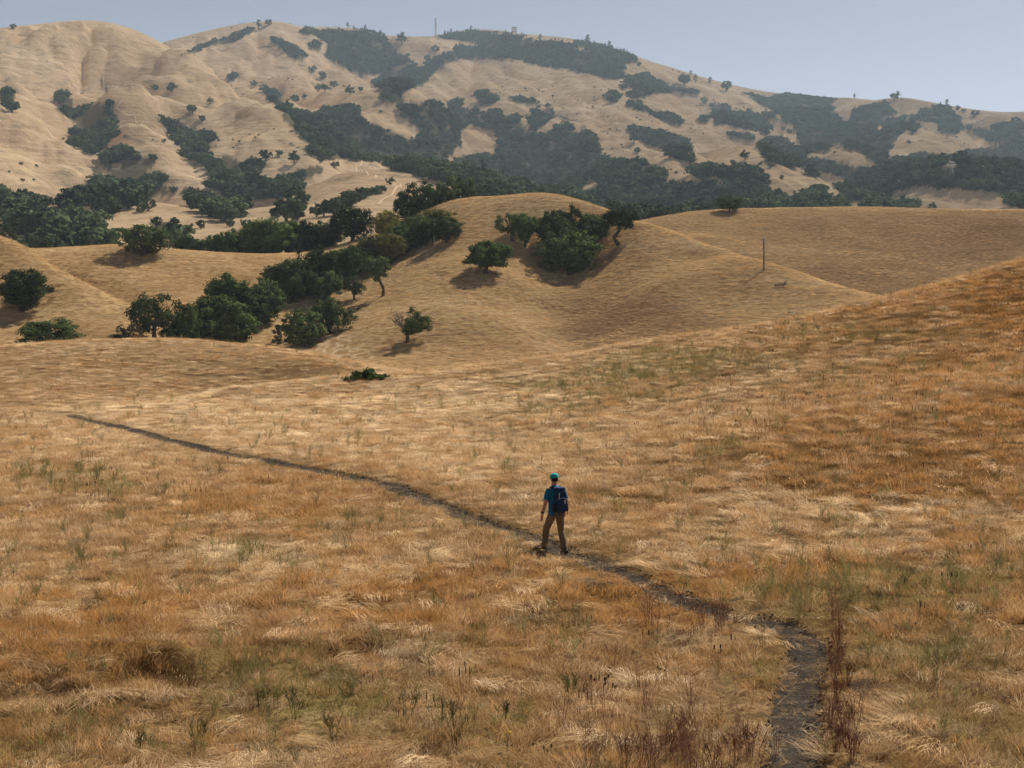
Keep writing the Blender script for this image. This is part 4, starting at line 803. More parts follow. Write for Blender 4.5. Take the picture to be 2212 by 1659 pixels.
for hz_ in (.38, .68, .98):
    mb = MB(); mb.box((0, 0, ht * hz_), (6.6, 6.6, .35)); obj('platform', mb.mesh('platform_mesh', [M['steel']]), None, e)
for k, (px_, hz_) in enumerate(((-6, .95), (-2, .92), (3, .95), (6, .9), (-5.5, .6), (5, .58), (5.5, .3), (0, .8))):
    bm = bmesh.new(); bmesh.ops.create_cone(bm, cap_ends=True, segments=14, radius1=1.7, radius2=.5, depth=1.2); bmesh.ops.rotate(bm, verts=bm.verts, matrix=Matrix.Rotation(R(90), 3, 'X'))
    me = bpy.data.meshes.new('dish_mesh'); bm.to_mesh(me); bm.free(); obj('dish', me, M['steel'], e, (px_, -6.6, ht * hz_))
x, y, z = far.hit(2055, 392); hp = 46 / F * y
e = bpy.data.objects.new('power_pylon', None); COL.objects.link(e); e.location = (x, y, z - 1); tag(e, 'pale steel lattice pylon among the woods of the right valley', 'pylon')
mb = MB(); lattice(mb, 0, 0, 0, hp * .22, hp * .06, hp, 7, .10); obj('lattice', mb.mesh('pylon_lattice', [simple('pale_steel', (.30, .30, .31), .5, .1, 1)]), None, e)
for k in range(3):
    mb = MB(); mb.tube([(-hp * .17, 0, 0), (0, 0, hp * .03), (hp * .17, 0, 0)], [.12, .2, .12], 4); obj('cross_arm', mb.mesh('arm_mesh', [bpy.data.materials['pale_steel']]), None, e, (0, 0, hp * (.72 + .1 * k)))
def pole(vx, vy0, vy1, label, sheet=mid, mat='pole_wood', r=.16):
    x, y, z = sheet.hit(vx, vy1); h = (vy1 - vy0) / F * y
    e = bpy.data.objects.new('wooden_pole', None); COL.objects.link(e); e.location = (x, y, z); tag(e, label, 'pole')
    mb = MB(); mb.tube([(0, 0, -.5), (0.02, 0, h * .5), (0.0, 0, h)], [r, r * .95, r * .85], 8); obj('shaft', mb.mesh('pole_mesh', [M[mat]], True), None, e)
    mb = MB(); mb.tube([(0, 0, 0), (0, 0, .08)], [r * 1.05, r * .6], 8); obj('cap', mb.mesh('cap_mesh', [M['steel']]), None, e, (0, 0, h))
pole(1650, 516, 585, 'dark bare wooden pole standing on the right shoulder of the knoll')
M['grey_pole'] = simple('grey_pole', (.30, .28, .25), .8, .2, 3)
pole(938, 476, 531, 'pale grey wooden pole in front of the oak on the left crest', mat='grey_pole', r=.13)
def deadwood(vx, vy, wv_, seed, label, up=.5):
    x, y, z = mid.hit(vx, vy); L = wv_ / F * y; rnd = random.Random(seed)
    e = bpy.data.objects.new('dead_wood', None); COL.objects.link(e); e.location = (x, y, z); tag(e, label, 'dead wood')
    mb = MB(); mb.tube([(-L * .5, 0, .15), (-L * .15, .1, .35), (L * .2, -.1, .3), (L * .45, 0, .6 * up)], [L * .05, L * .055, L * .045, L * .02], 7); obj('log', mb.mesh('log_mesh', [M['dead_wood']], True), None, e)
    for k in range(9):
        mb = MB(); a = rnd.uniform(-L * .45, L * .4); p = Vector((a, rnd.uniform(-.2, .2), .25)); d = Vector((rnd.uniform(-1, 1), rnd.uniform(-.6, .6), rnd.uniform(.2, 1.3) * up * 1.6)) * L * .22
        mb.tube([p, p + d * .5 + Vector((rnd.uniform(-.1, .1) * L, 0, .05 * L)), p + d, p + d * 1.2 + Vector((rnd.uniform(-.15, .15) * L, 0, -.12 * L))], [L * .028, L * .022, L * .014, L * .006], 5)
        obj('branch', mb.mesh('branch_mesh', [M['dead_wood']], True), None, e)
deadwood(1016, 626, 32, 3, 'fallen dead branch lying on the knoll face below the single green oak', .5)
deadwood(1688, 620, 30, 5, 'tangled heap of dead wood right of the dark bare pole', 1.0)
deadwood(1708, 680, 13, 8, 'small weathered stump of dead wood low on the knoll', .8)
mtk = simple('track_dust', (.26, .185, .11), 1, .3, .3); mtd = simple('track_cut', (.15, .11, .07), 1, .3, .3)  # second material's dark tone paints in the shading of the cut
TRK = [(A_, '-60,400 0,415 90,430 180,455 260,476', 3.5, 1, 'dark cut track crossing the left hill, upper one'), (A_, '-60,480 0,485 190,495 330,500 430,515 560,530 640,548 720,570', 3, 1, 'long track contouring across the left hill'),
(A_, '740,605 700,660 760,700 820,745 760,770 690,790', 1.6, 0, 'pale zigzag path on the spur of the left hill'), (A_, '1190,302 1300,297 1400,290 1530,272 1680,278', 4, 1, 'dark track across the second peak'), (A_, '700,810 780,835 870,856', 3, 1, 'short track right of the left upper ravine woods'),
(B_, '270,965 200,990 170,1010 230,1030 290,1055 270,1075', 1.1, 0, 'curving dirt track on the right hand foothill'), (B_, '440,1110 400,1145 350,1190 300,1230', 1.0, 0, 'straight dirt track on the foothill flank'), (B_, '1040,655 1120,672 1200,690 1330,705 1500,722', 3, 1, 'track below the spring on the golden slope'), (B_, '1740,905 1850,915 1950,912 2050,925', 3, 1, 'faint track on the lower golden slope')]
for off, s, wd, dk, lab in TRK:
    pts = [far.hit(*p) for p in P(off, s)]; pp = smooth_path(np.array([p[:2] for p in pts]), 6.0)
    d = np.gradient(pp, axis=0); d /= np.linalg.norm(d, axis=1)[:, None] + 1e-9; nn = np.stack([-d[:, 1], d[:, 0]], 1); mb = MB()
    vv = []
    for k in range(len(pp)):
        for q in (-1, 0, 1):
            a = pp[k] + nn[k] * wd * .5 * q * (0.7 + .6 * random.Random(k * 3 + q).random()); vv.append((a[0], a[1], float(far.z(np.array([a[0]]), np.array([a[1]]))[0]) + .25))
    mb.add(vv, [(3 * k + q, 3 * k + q + 1, 3 * k + q + 4, 3 * k + q + 3) for k in range(len(pp) - 1) for q in (0, 1)])
    o = obj('dirt_track', mb.mesh('track_mesh', [mtd if dk else mtk])); o['kind'] = 'structure'

# ------------------------------------------------------------------ the foot trail
ms, n, out = newmat('trail_soil')
f1 = noise(n, mapped(n, (1, 1, 1)), 9, 6, .7); f2 = noise(n, mapped(n, (1, 1, 1)), 60, 4, .7); f3 = noise(n, mapped(n, (20, 60, 20), rot=(0, 0, .7)), 1.0, 3, .7, 2.0)
c = ramp(n, f1, [(.3, (.060, .050, .042)), (.55, (.105, .088, .073)), (.75, (.16, .133, .108))])
c = mixc(n, 1.0, c, ramp(n, f2, [(.3, (.6, .6, .6)), (.65, (1.15, 1.15, 1.15))]), 'MULTIPLY')
c = mixc(n, ramp(n, f3, [(.66, (0, 0, 0)), (.74, (.8, .8, .8))]), c, (.36, .27, .16))
diffuse_out(n, out, c, bump(n, math_(n, 'ADD', f1, f2), .9, .05))
M['soil'] = ms
tl = smooth_path(tp, 0.09); d = np.gradient(tl, axis=0); d /= np.linalg.norm(d, axis=1)[:, None]; nn = np.stack([-d[:, 1], d[:, 0]], 1)
q = np.linspace(-1, 1, 9); wv_ = 0.27 + .14 * fbm(np.arange(len(tl)) * .045, np.arange(len(tl)) * .0, 7, 3); wv_ *= 1 + .5 * sstep(35, 70, tl[:, 1]); wv_ *= sstep(85, 70, tl[:, 1]) * .6 + .4
TX = tl[:, None, 0] + nn[:, None, 0] * q[None] * wv_[:, None]; TY = tl[:, None, 1] + nn[:, None, 1] * q[None] * wv_[:, None]
TX = TX + .05 * (fbm(TX * 3, TY * 3, 301, 2) - .5); TZ = fld.z(TX.ravel(), TY.ravel()).reshape(TX.shape) + .008 + .05 * (fbm(TX / .12, TY / .12, 303, 3) - .45) - .03 * (np.abs(q[None]) > .95)
v = np.stack([TX, TY, TZ], -1).reshape(-1, 3); k = (np.arange(len(tl) - 1)[:, None] * 9 + np.arange(8)[None]).ravel()
me = fast_mesh('trail_mesh', v, np.stack([k, k + 9, k + 10, k + 1], -1), [ms]); o = obj('foot_trail', me); o['kind'] = 'structure'

# ------------------------------------------------------------------ grass: tuft kinds, then tufts by the ten thousand
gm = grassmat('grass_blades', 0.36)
def blades(seed, nb, rad, h, lean, width, droop=0.0, common=(0, 0), spread=1.0, heads=0, box=None):
    rng = np.random.default_rng(seed); v = []; f = []; tp_ = []
    for b in range(nb):
        if box: bx, by = rng.uniform(-box[0], box[0]), rng.uniform(-box[1], box[1])
        else:
            a = rng.uniform(0, 6.28); r = rad * math.sqrt(rng.random()); bx, by = math.cos(a) * r, math.sin(a) * r
        hh = rng.uniform(*h); a = rng.uniform(0, 6.28); l = rng.uniform(*lean)
        dx, dy = math.cos(a) * l * spread + common[0] * rng.uniform(.6, 1.2), math.sin(a) * l * spread + common[1] * rng.uniform(.6, 1.2) + rng.normal() * .04
        n_ = math.hypot(dx, dy) + 1e-6; wd = width * rng.uniform(.6, 1.3); pa = rng.uniform(0, 3.14); sx, sy = math.cos(pa) * wd, math.sin(pa) * wd
        if droop: sx, sy = -dy / n_ * wd, dx / n_ * wd
        k = len(v)
        for t in (0, .35, .7, 1.0):
            px, py = bx + dx * t ** 1.4, by + dy * t ** 1.4; pz = -.03 + hh * (t - droop * t * t) / (1 if not droop else (1 / (4 * droop)))
            ww = (1 - t * .85)
            v.append((px - sx * ww * .5, py - sy * ww * .5, pz)); v.append((px + sx * ww * .5, py + sy * ww * .5, pz)); tp_ += [t, t]
        f += [(k, k + 1, k + 3, k + 2), (k + 2, k + 3, k + 5, k + 4), (k + 4, k + 5, k + 7, k + 6)]
        if b < heads:
            k = len(v); hl = rng.uniform(.03, .06); hw = width * 1.3
            c_ = (bx + dx, by + dy, hh - .02)
            v += [(c_[0] - hw, c_[1], c_[2]), (c_[0], c_[1] + hw * .4, c_[2] - hl * .5), (c_[0] + hw, c_[1], c_[2]), (c_[0], c_[1] - hw * .4, c_[2] + hl * .6)]; tp_ += [.5] * 4; f.append((k, k + 1, k + 2, k + 3))
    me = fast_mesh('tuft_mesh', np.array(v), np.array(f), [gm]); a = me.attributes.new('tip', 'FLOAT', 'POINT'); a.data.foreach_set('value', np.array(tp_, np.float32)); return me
PROTO = [blades(1 + i, 52, .20, (.05, .17), (.03, .14), .0082, common=(.06, .02)) for i in range(4)]                      # 0-3 fluffy
PROTO += [blades(11 + i, 52, 0, (.04, .11), (.05, .14), .0090, droop=.86, common=(.30, .0), box=(.22, .18)) for i in range(4)]   # 4-7 lodged straw
BUNCH = [blades(81 + i, 70, .13, (.10, .23), (.05, .17), .0075) for i in range(2)]
PROTO += [blades(21 + i, 46, 0, (.01, .08), (.06, .18), .0085, box=(.25, .25)) for i in range(3)]                         # 8-10 litter
PROTO += [blades(31 + i, 12, .16, (.24, .44), (.02, .12), .0050, heads=6) for i in range(2)]                              # 11-12 seed stems
def forb(seed, stems, h, side, width, head=0.0):
    rng = np.random.default_rng(seed); v = []; f = []; tp_ = []
    def strip(p0, p1, w0, w1):
        k = len(v); a = rng.uniform(0, 3.14); s = np.array([math.cos(a), math.sin(a), 0])
        for p, w_ in ((p0, w0), (p1, w1)):
            v.append(tuple(p - s * w_ / 2)); v.append(tuple(p + s * w_ / 2))
        tp_.extend([.6] * 4); f.append((k, k + 1, k + 3, k + 2))
    for i in range(stems):
        a = rng.uniform(0, 6.28); b = np.array([math.cos(a), math.sin(a), 0]) * .07 * rng.random(); hh = rng.uniform(*h); l = np.array([math.cos(a), math.sin(a), 0]) * hh * rng.uniform(.05, .38)
        m_ = b + l * .35 + np.array([0, 0, hh * .5]); t = b + l + np.array([0, 0, hh]); strip(b, m_, width, width * .8); strip(m_, t, width * .8, width * .4)
        for k in range(side):
            u = rng.uniform(.3, .95); p = b + (t - b) * u; a2 = rng.uniform(0, 6.28); q_ = p + np.array([math.cos(a2) * .09, math.sin(a2) * .09, rng.uniform(.04, .16)]) * rng.uniform(.6, 1.4); strip(p, q_, width * .7, width * .5)
        if head:
            for k in range(3): strip(t + np.array([0, 0, -head * .5]), t + np.array([0, 0, head]), width * 3.2, width * 1.5)
    me = fast_mesh('weed_mesh', np.array(v), np.array(f), [gm]); a = me.attributes.new('tip', 'FLOAT', 'POINT'); a.data.foreach_set('value', np.array(tp_, np.float32)); return me
PROTO += [forb(41 + i, 7, (.20, .42), 7, .007) for i in range(2)]                     # 13-14 green weeds
PROTO += [forb(51 + i, 3, (.20, .36), 0, .006, .06) for i in range(2)]                # 15-16 dark seed spikes
PROTO += [forb(61 + i, 12, (.25, .52), 3, .006) for i in range(2)] + BUNCH                    # 17-18 red stalks
rng = np.random.default_rng(77)
def scatter(y0, y1, dens, sc0, sc1, tmax=.40):
    area = tmax * (y1 * y1 - y0 * y0); k = int(area * dens)
    y = np.sqrt(rng.uniform(y0 * y0, y1 * y1, k)); x = y * rng.uniform(-tmax, tmax, k); return x, y, np.full(k, 1.0) * rng.uniform(sc0, sc1, k)
zones = [scatter(13.5, 24, 44, .8, 1.2), scatter(24, 36, 32, .9, 1.35), scatter(36, 56, 17, 1.15, 1.7), scatter(56, 84, 9, 1.5, 2.2), scatter(84, 146, 4.5, 1.8, 2.6)]
gx = np.concatenate([z_[0] for z_ in zones]); gy = np.concatenate([z_[1] for z_ in zones]); gs = np.concatenate([z_[2] for z_ in zones])
gz = fld.z(gx, gy); dtr = sdist(gx, gy)
bandx = proj(gx, gy, gz)[0]; hide = (bandx > 1560) & (bandx < 1675) & (gy < 30)
ok = (np.where(hide, dtr + .2, dtr) > .33 + .008 * np.clip(gy - 28, 0, 60) + .30 * np.clip(gs - 1.2, 0, 2)) & (np.hypot(gx - fld.hit(1203, 1196)[0], gy - fld.hit(1203, 1196)[1] + .15) > .55) & (rng.random(len(gx)) < -.15 + 2.0 * fbm(gx / .9, gy / .9, 401, 2)); gx, gy, gs, gz, dtr = gx[ok], gy[ok], gs[ok], gz[ok], dtr[ok]
lx = rng.integers(0, len(tl), 1500); lx = lx[tl[lx, 1] < 45]; lo = rng.uniform(-.3, .3, len(lx)); ex, ey = tl[lx, 0] + nn[lx, 0] * lo, tl[lx, 1] + nn[lx, 1] * lo
gx = np.concatenate([gx, ex]); gy = np.concatenate([gy, ey]); gs = np.concatenate([gs, rng.uniform(.35, .7, len(ex))]); gz = np.concatenate([gz, fld.z(ex, ey) + .01]); dtr = np.concatenate([dtr, np.full(len(ex), .3)])
G, O, PL, RD_, HM = fields(gx, gy, gz); K = len(gx); u = rng.random(K); u2 = rng.random(K)
kind = rng.integers(0, 4, K)                                               # fluffy
lod = u < .18 + .75 * PL + .15 * HM - .25 * G - .15 * O; kind[lod] = rng.integers(4, 8, lod.sum())
lit = u2 < np.where(dtr < .75, .8, np.where(dtr < 2.0, .40, .12)); kind[lit] = rng.integers(8, 11, lit.sum())
lit = dtr <= .3; kind[lit] = rng.integers(8, 11, lit.sum())
st = (rng.random(K) < .035) & (dtr > .3); kind[st] = rng.integers(11, 13, st.sum())
gw = (rng.random(K) < .02 + .34 * np.clip(G - .1, 0, 1)) & (dtr > .3); kind[gw] = rng.integers(13, 15, gw.sum())
avx, avy = proj(gx, gy, gz)
dockw = gauss(avx, avy, [(1750,830,420,130,.05),(1250,1480,220,90,.05),(2050,720,250,70,.07),(1000,1600,200,60,.02),(300,1050,250,40,.03),(2000,1300,200,80,.01)])
dk = rng.random(K) < dockw + .001; kind[dk] = rng.integers(15, 17, dk.sum())
rs = (rng.random(K) < .36 * RD_) & (dtr > .3); kind[rs] = rng.integers(17, 19, rs.sum())
base = np.array([.43, .28, .148])[None] * np.ones((K, 1))
def mixto(c, col, m): return c * (1 - m[:, None]) + np.array(col)[None] * m[:, None]
col = mixto(base, (.41, .200, .060), np.clip(O * .9, 0, 1)); col = mixto(col, (.62, .47, .31), np.clip(PL * .85, 0, 1)); col = mixto(col, (.20, .165, .065), np.clip(G * .6, 0, 1))
col[lod] = mixto(col[lod], (.60, .46, .28), np.full(lod.sum(), .55))
col[kind >= 13] = np.array([.135, .122, .048]); m_ = kind >= 15; col[m_] = np.array([.075, .042, .025]); m_ = kind >= 17; col[m_] = np.array([.105, .050, .036])
m_ = (kind == 11) | (kind == 12); col[m_] = mixto(col[m_], (.50, .36, .17), np.full(m_.sum(), .6))
fg = sstep(32, 18, gy) * .6; col = mixto(col, (.27, .175, .092), np.where(kind < 13, fg, 0))
straw = (rng.random(K) < .16) & (kind < 11); col[straw] = mixto(col[straw], (.66, .53, .37), np.full(straw.sum(), .6)); dull = (rng.random(K) < .14) & (kind < 11); col[dull] = mixto(col[dull], (.16, .10, .055), np.full(dull.sum(), .6))
col *= (.55 + .9 * rng.random(K) ** 1.2)[:, None]
swirl = 6.28 * 1.6 * fbm(gx / 1.6, gy / 1.6, 201, 2) + 2.2 + rng.normal(size=K) * .55
ang = np.where((kind >= 4) & (kind < 8), swirl, np.where(kind < 4, swirl + rng.normal(size=K) * .6, rng.uniform(0, 6.28, K)))
hs = np.where(dtr < .8, .55, 1.0) * (0.75 + .5 * fbm(gx / 1.2, gy / 1.2, 205, 2)); hs = hs / np.maximum(1, gs / 1.25) * np.where(kind < 13, 1, .95)
scl = np.stack([gs, gs, gs * hs], 1)
wd_ = kind >= 13; scl[wd_] = (np.minimum(gs[wd_], 1.35) * rng.uniform(.6, 1.15, wd_.sum()))[:, None]
# tufts lean with the ground
bn = (rng.random(K) < .09 + .12 * HM + .10 * O) & (kind < 11) & (dtr > .6); kind[bn] = rng.integers(19, 21, bn.sum()); scl[bn] *= rng.uniform(.8, 1.3, bn.sum())[:, None]; col[bn] = mixto(base[bn], (.40, .215, .075), np.clip(.35 + O[bn], 0, 1)) * rng.uniform(.7, 1.15, bn.sum())[:, None]
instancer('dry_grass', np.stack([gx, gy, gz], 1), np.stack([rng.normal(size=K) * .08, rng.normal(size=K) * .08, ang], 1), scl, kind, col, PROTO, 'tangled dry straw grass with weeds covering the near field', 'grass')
print('grass', K, time.time() - T0)
# tufts on the middle hills
def hill_tufts(sheet, name, y0, y1, t0, t1, k, label):
    y = np.sqrt(rng.uniform(y0 * y0, y1 * y1, k)); t = rng.uniform(t0, t1, k); x = y * t; z = sheet.z(x, y)
    a = sheet.Z / sheet.Y; rm = np.maximum.accumulate(a, 0); li = np.clip(((np.log(y) - sheet.L[0]) / (sheet.L[1] - sheet.L[0])).astype(int), 0, len(sheet.L) - 1); ti = np.clip(((t - sheet.T[0]) / (sheet.T[1] - sheet.T[0])).astype(int), 0, len(sheet.T) - 1)
    o = z / y >= rm[li, ti] - .002; x, y, z = x[o], y[o], z[o]; k = len(x)
    j = fbm(x / 9, y / 9, 21, 4); col = np.array([.47, .32, .165])[None] * (.72 + .8 * (j - .2))[:, None] * (.75 + .5 * rng.random(k))[:, None]
    s = rng.uniform(1.6, 2.8, k)
    instancer(name, np.stack([x, y, z], 1), np.stack([0 * x, 0 * x, rng.uniform(0, 6.28, k)], 1), np.stack([s, s, s * .62], 1), rng.integers(0, 8, k), col, PROTO[:8], label, 'grass')
hill_tufts(mid, 'hill_grass_tufts', 205, 365, -.40, .33, 70000, 'dry grass tufts on the knoll and the middle hills')
hill_tufts(back, 'ridge_grass_tufts', 325, 460, .06, .40, 26000, 'dry grass tufts on the ridge beyond the knoll')
# clods along the trail
def lump(seed):
    bm = bmesh.new(); bmesh.ops.create_icosphere(bm, subdivisions=1, radius=1.0); r_ = random.Random(seed)
    for v in bm.verts: v.co *= r_.uniform(.6, 1.2); v.co.z *= .7
    me = bpy.data.meshes.new('clod_mesh'); bm.to_mesh(me); bm.free(); me.materials.append(ms); return me
kc = 4200; ti = rng.integers(0, len(tl), kc * 6); ti = ti[rng.random(len(ti)) < np.minimum(1, 28 / tl[ti, 1])][:kc]; kc = len(ti)
side = np.where(rng.random(kc) < .68, -1, 1) * rng.uniform(.17, .40, kc)
side = np.where(rng.random(kc) < .12, rng.uniform(-.2, .2, kc), side)
px_, py_ = tl[ti, 0] + nn[ti, 0] * side, tl[ti, 1] + nn[ti, 1] * side; cs = .006 + .030 * rng.random(kc) ** 2.2 * np.where(np.abs(side) < .15, .5, 1)
instancer('soil_clods', np.stack([px_, py_, fld.z(px_, py_) + cs * .25], 1), rng.uniform(0, 6.28, (kc, 3)), np.stack([cs, cs, cs], 1), rng.integers(0, 4, kc), None, [lump(i) for i in range(4)], 'dark crumbly soil clods along the edges of the foot trail', 'soil clods')
print('ground done', time.time() - T0)

# ------------------------------------------------------------------ the hiker (local axes: X right, Y forward, Z up)
def cloth(name, c, rough=.85, scale=40):
    m, n, out = newmat(name); p = N(n, 'ShaderNodeBsdfPrincipled', Roughness=rough); p.inputs['Specular IOR Level'].default_value = .15
    tc = n.nodes.new('ShaderNodeTexCoord'); f = noise(n, tc.outputs['Object'], scale, 3); g = noise(n, tc.outputs['Object'], 7, 4)
    n.links.new(ramp(n, f, [(.3, tuple(x * .75 for x in c)), (.7, tuple(x * 1.2 for x in c))]), p.inputs['Base Color'])
    n.links.new(bump(n, g, .6, .03), p.inputs['Normal']); n.links.new(p.outputs[0], out.inputs[0]); return m
H_ = dict(skin=cloth('skin', (.36, .17, .10), .6, 15), shirt=cloth('blue_shirt', (.008, .095, .185)), trousers=cloth('khaki_trousers', (.135, .088, .052)), cap=cloth('turquoise_cap', (.010, .26, .255)), pack=cloth('navy_pack', (.010, .026, .070)), packdark=cloth('pack_trim', (.010, .012, .022)),
          hair=cloth('dark_hair', (.015, .011, .009)), shoe=cloth('shoe_fabric', (.16, .125, .095)), shoedark=cloth('dark_shoe', (.035, .040, .045)), sole=cloth('shoe_sole', (.30, .27, .23)), watch=cloth('watch_black', (.012, .010, .012), .4), pale=cloth('pale_patch', (.45, .45, .36)))
hx, hy, hz = fld.hit(1203, 1196)
hz = float(fld.z(np.array([hx]), np.array([hy]))[0])
person = bpy.data.objects.new('person', None); COL.objects.link(person); person.location = (hx, hy, hz + .0); person.rotation_euler = (R(-2.5), 0, R(28))
tag(person, 'hiker in turquoise cap, blue shirt and khaki trousers with a navy backpack, walking up the trail', 'person')
person['label'] = 'hiker in turquoise cap, blue shirt and khaki trousers carrying a navy backpack on the trail'
def hpart(name, me, mat, parent=None, sub=1, smooth=True):
    o = obj(name, me, mat, parent or person)
    if smooth: me.polygons.foreach_set('use_smooth', [True] * len(me.polygons))
    if sub: md = o.modifiers.new('subdivision', 'SUBSURF'); md.levels = sub; md.render_levels = sub
    return o
def loft(rings, seg=16, cap0=False, cap1=False, wob=0.0, seed=0):
    """rings: (centre, rx, ry, tilt about X)"""
    rnd = random.Random(seed); v = []; f = []
    for (c_, rx, ry, tilt) in rings:
        for j in range(seg):
            t = 2 * math.pi * j / seg; k = 1 + wob * rnd.uniform(-1, 1); p = Vector((math.cos(t) * rx * k, math.sin(t) * ry * k, 0)); p.rotate(Matrix.Rotation(tilt, 3, 'X')); v.append(tuple(p + Vector(c_)))
    for i in range(len(rings) - 1):
        for j in range(seg): f.append((i * seg + j, i * seg + (j + 1) % seg, (i + 1) * seg + (j + 1) % seg, (i + 1) * seg + j))
    if cap0: f.append(tuple(range(seg))[::-1])
    if cap1: f.append(tuple((len(rings) - 1) * seg + j for j in range(seg)))
    return v, f
# body: one continuous skinned surface with fingers
JV = []; JE = []; JR = []
def jn_(p, r, par=None):
    JV.append(p); JR.append(r); k = len(JV) - 1
    if par is not None: JE.append((par, k))
    return k
pel = jn_((0, 0, .93), (.13, .10)); sp = jn_((0, 0, 1.14), (.13, .10), pel); ch = jn_((0, .01, 1.35), (.15, .10), sp); nb = jn_((0, .02, 1.47), (.07, .07), ch); nk = jn_((0, .035, 1.53), (.056, .06), nb)
h1 = jn_((0, .055, 1.60), (.070, .085), nk); h2 = jn_((0, .055, 1.665), (.078, .096), h1); h3 = jn_((0, .05, 1.725), (.060, .075), h2)
def arm(sx, el, wr, hd):
    a = jn_((sx * .19, .01, 1.40), (.062, .062), ch); b = jn_(el, (.044, .044), a); c_ = jn_(wr, (.029, .029), b)
    d = Vector(hd).normalized(); w_ = Vector(wr); k = jn_(tuple(w_ + d * .045), (.034, .022), c_); k2 = jn_(tuple(w_ + d * .085), (.036, .020), k)
    side = Vector((0, 1, 0)) - d * d.y; side.normalize(); inn = d.cross(side) * (1 if sx > 0 else -1)
    for q, ln in ((-.027, .058), (-.009, .076), (.009, .082), (.027, .074)):
        p0 = w_ + d * .10 + side * q; x1 = jn_(tuple(p0), (.0095, .0095), k2); x2 = jn_(tuple(p0 + d * ln * .5 + inn * .008), (.0085, .0085), x1); jn_(tuple(p0 + d * ln * .95 + inn * .026), (.0075, .0075), x2)
    t0 = jn_(tuple(w_ + d * .05 + side * .038), (.011, .011), k); t1 = jn_(tuple(w_ + d * .085 + side * .052 + inn * .01), (.010, .010), t0); jn_(tuple(w_ + d * .112 + side * .050 + inn * .02), (.008, .008), t1)
ELL, WRL = (-.262, .00, 1.135), (-.300, .075, .895)
arm(-1, ELL, WRL, (-.06, .12, -.98)); arm(1, (.262, -.02, 1.14), (.275, .10, .92), (.0, .3, -.95))
KNL, ANL, KNR, ANR = (-.140, .215, .525), (-.165, .270, .125), (.100, -.030, .495), (.100, -.180, .085)
for sx, kn, an in ((-1, KNL, ANL), (1, KNR, ANR)):
    a = jn_((sx * .09, 0, .88), (.090, .090), pel); b = jn_(kn, (.055, .055), a); c_ = jn_(an, (.040, .040), b); jn_((an[0], an[1] + .12, an[2] - .055), (.032, .026), c_)
me = bpy.data.meshes.new('body_cage'); me.from_pydata(JV, JE, []); bo = bpy.data.objects.new('body_cage', me); COL.objects.link(bo)
md = bo.modifiers.new('skin', 'SKIN'); md.use_smooth_shade = True
for i, r_ in enumerate(JR): me.skin_vertices[0].data[i].radius = r_
me.skin_vertices[0].data[pel].use_root = True
md2 = bo.modifiers.new('sub', 'SUBSURF'); md2.levels = 2; md2.render_levels = 2
dg = bpy.context.evaluated_depsgraph_get(); bme = bpy.data.meshes.new_from_object(bo.evaluated_get(dg)); bme.name = 'body_mesh'; bpy.data.objects.remove(bo)
bm = bmesh.new(); bm.from_mesh(bme)
def ell(bm, c_, r_, seg=8):
    g = bmesh.ops.create_uvsphere(bm, u_segments=seg, v_segments=6, radius=1.0)
    for v in g['verts']: v.co = Vector((v.co.x * r_[0] + c_[0], v.co.y * r_[1] + c_[1], v.co.z * r_[2] + c_[2]))
ell(bm, (0, .158, 1.628), (.013, .022, .022)); ell(bm, (-.078, .05, 1.63), (.012, .022, .032)); ell(bm, (.078, .05, 1.63), (.012, .022, .032)); ell(bm, (0, .085, 1.565), (.045, .06, .035))
bm.to_mesh(bme); bm.free()
for p in bme.polygons: p.use_smooth = True
body = obj('body', bme, H_['skin'], person)
for sx in (-1, 1):
    bm = bmesh.new(); ell(bm, (sx * .032, .142, 1.652), (.012, .008, .006)); m_ = bpy.data.meshes.new('eye_mesh'); bm.to_mesh(m_); bm.free(); hpart('eye', m_, H_['hair'], body, 0)
bm = bmesh.new(); ell(bm, (0, .146, 1.585), (.024, .008, .005)); m_ = bpy.data.meshes.new('mouth_mesh'); bm.to_mesh(m_); bm.free(); hpart('mouth', m_, cloth('lips', (.25, .09, .07)), body, 0)
# shirt
v, f = loft([((0, .0, .845), .186, .142, 0), ((0, .0, .90), .186, .140, 0), ((0, 0, 1.0), .180, .134, 0), ((0, 0, 1.12), .178, .130, 0), ((0, 0, 1.25), .190, .136, 0), ((0, .0, 1.35), .205, .134, 0), ((0, .0, 1.42), .190, .115, 0), ((0, .01, 1.465), .125, .088, 0), ((0, .02, 1.495), .078, .072, .1), ((0, .022, 1.51), .068, .066, .1)], 20, wob=.025, seed=3)
mb = MB(); mb.add(v, f)
for sx, el in ((-1, ELL), (1, (.262, -.02, 1.14))):
    s0 = Vector((sx * .150, .005, 1.405)); e0 = Vector(el); mb.tube([s0, s0 + (e0 - s0) * .25 + Vector((sx * .018, 0, .018)), s0 + (e0 - s0) * .55, s0 + (e0 - s0) * .80], [.074, .078, .074, .078], 12, cap=False)
hpart('shirt', mb.mesh('shirt_mesh'), H_['shirt'])
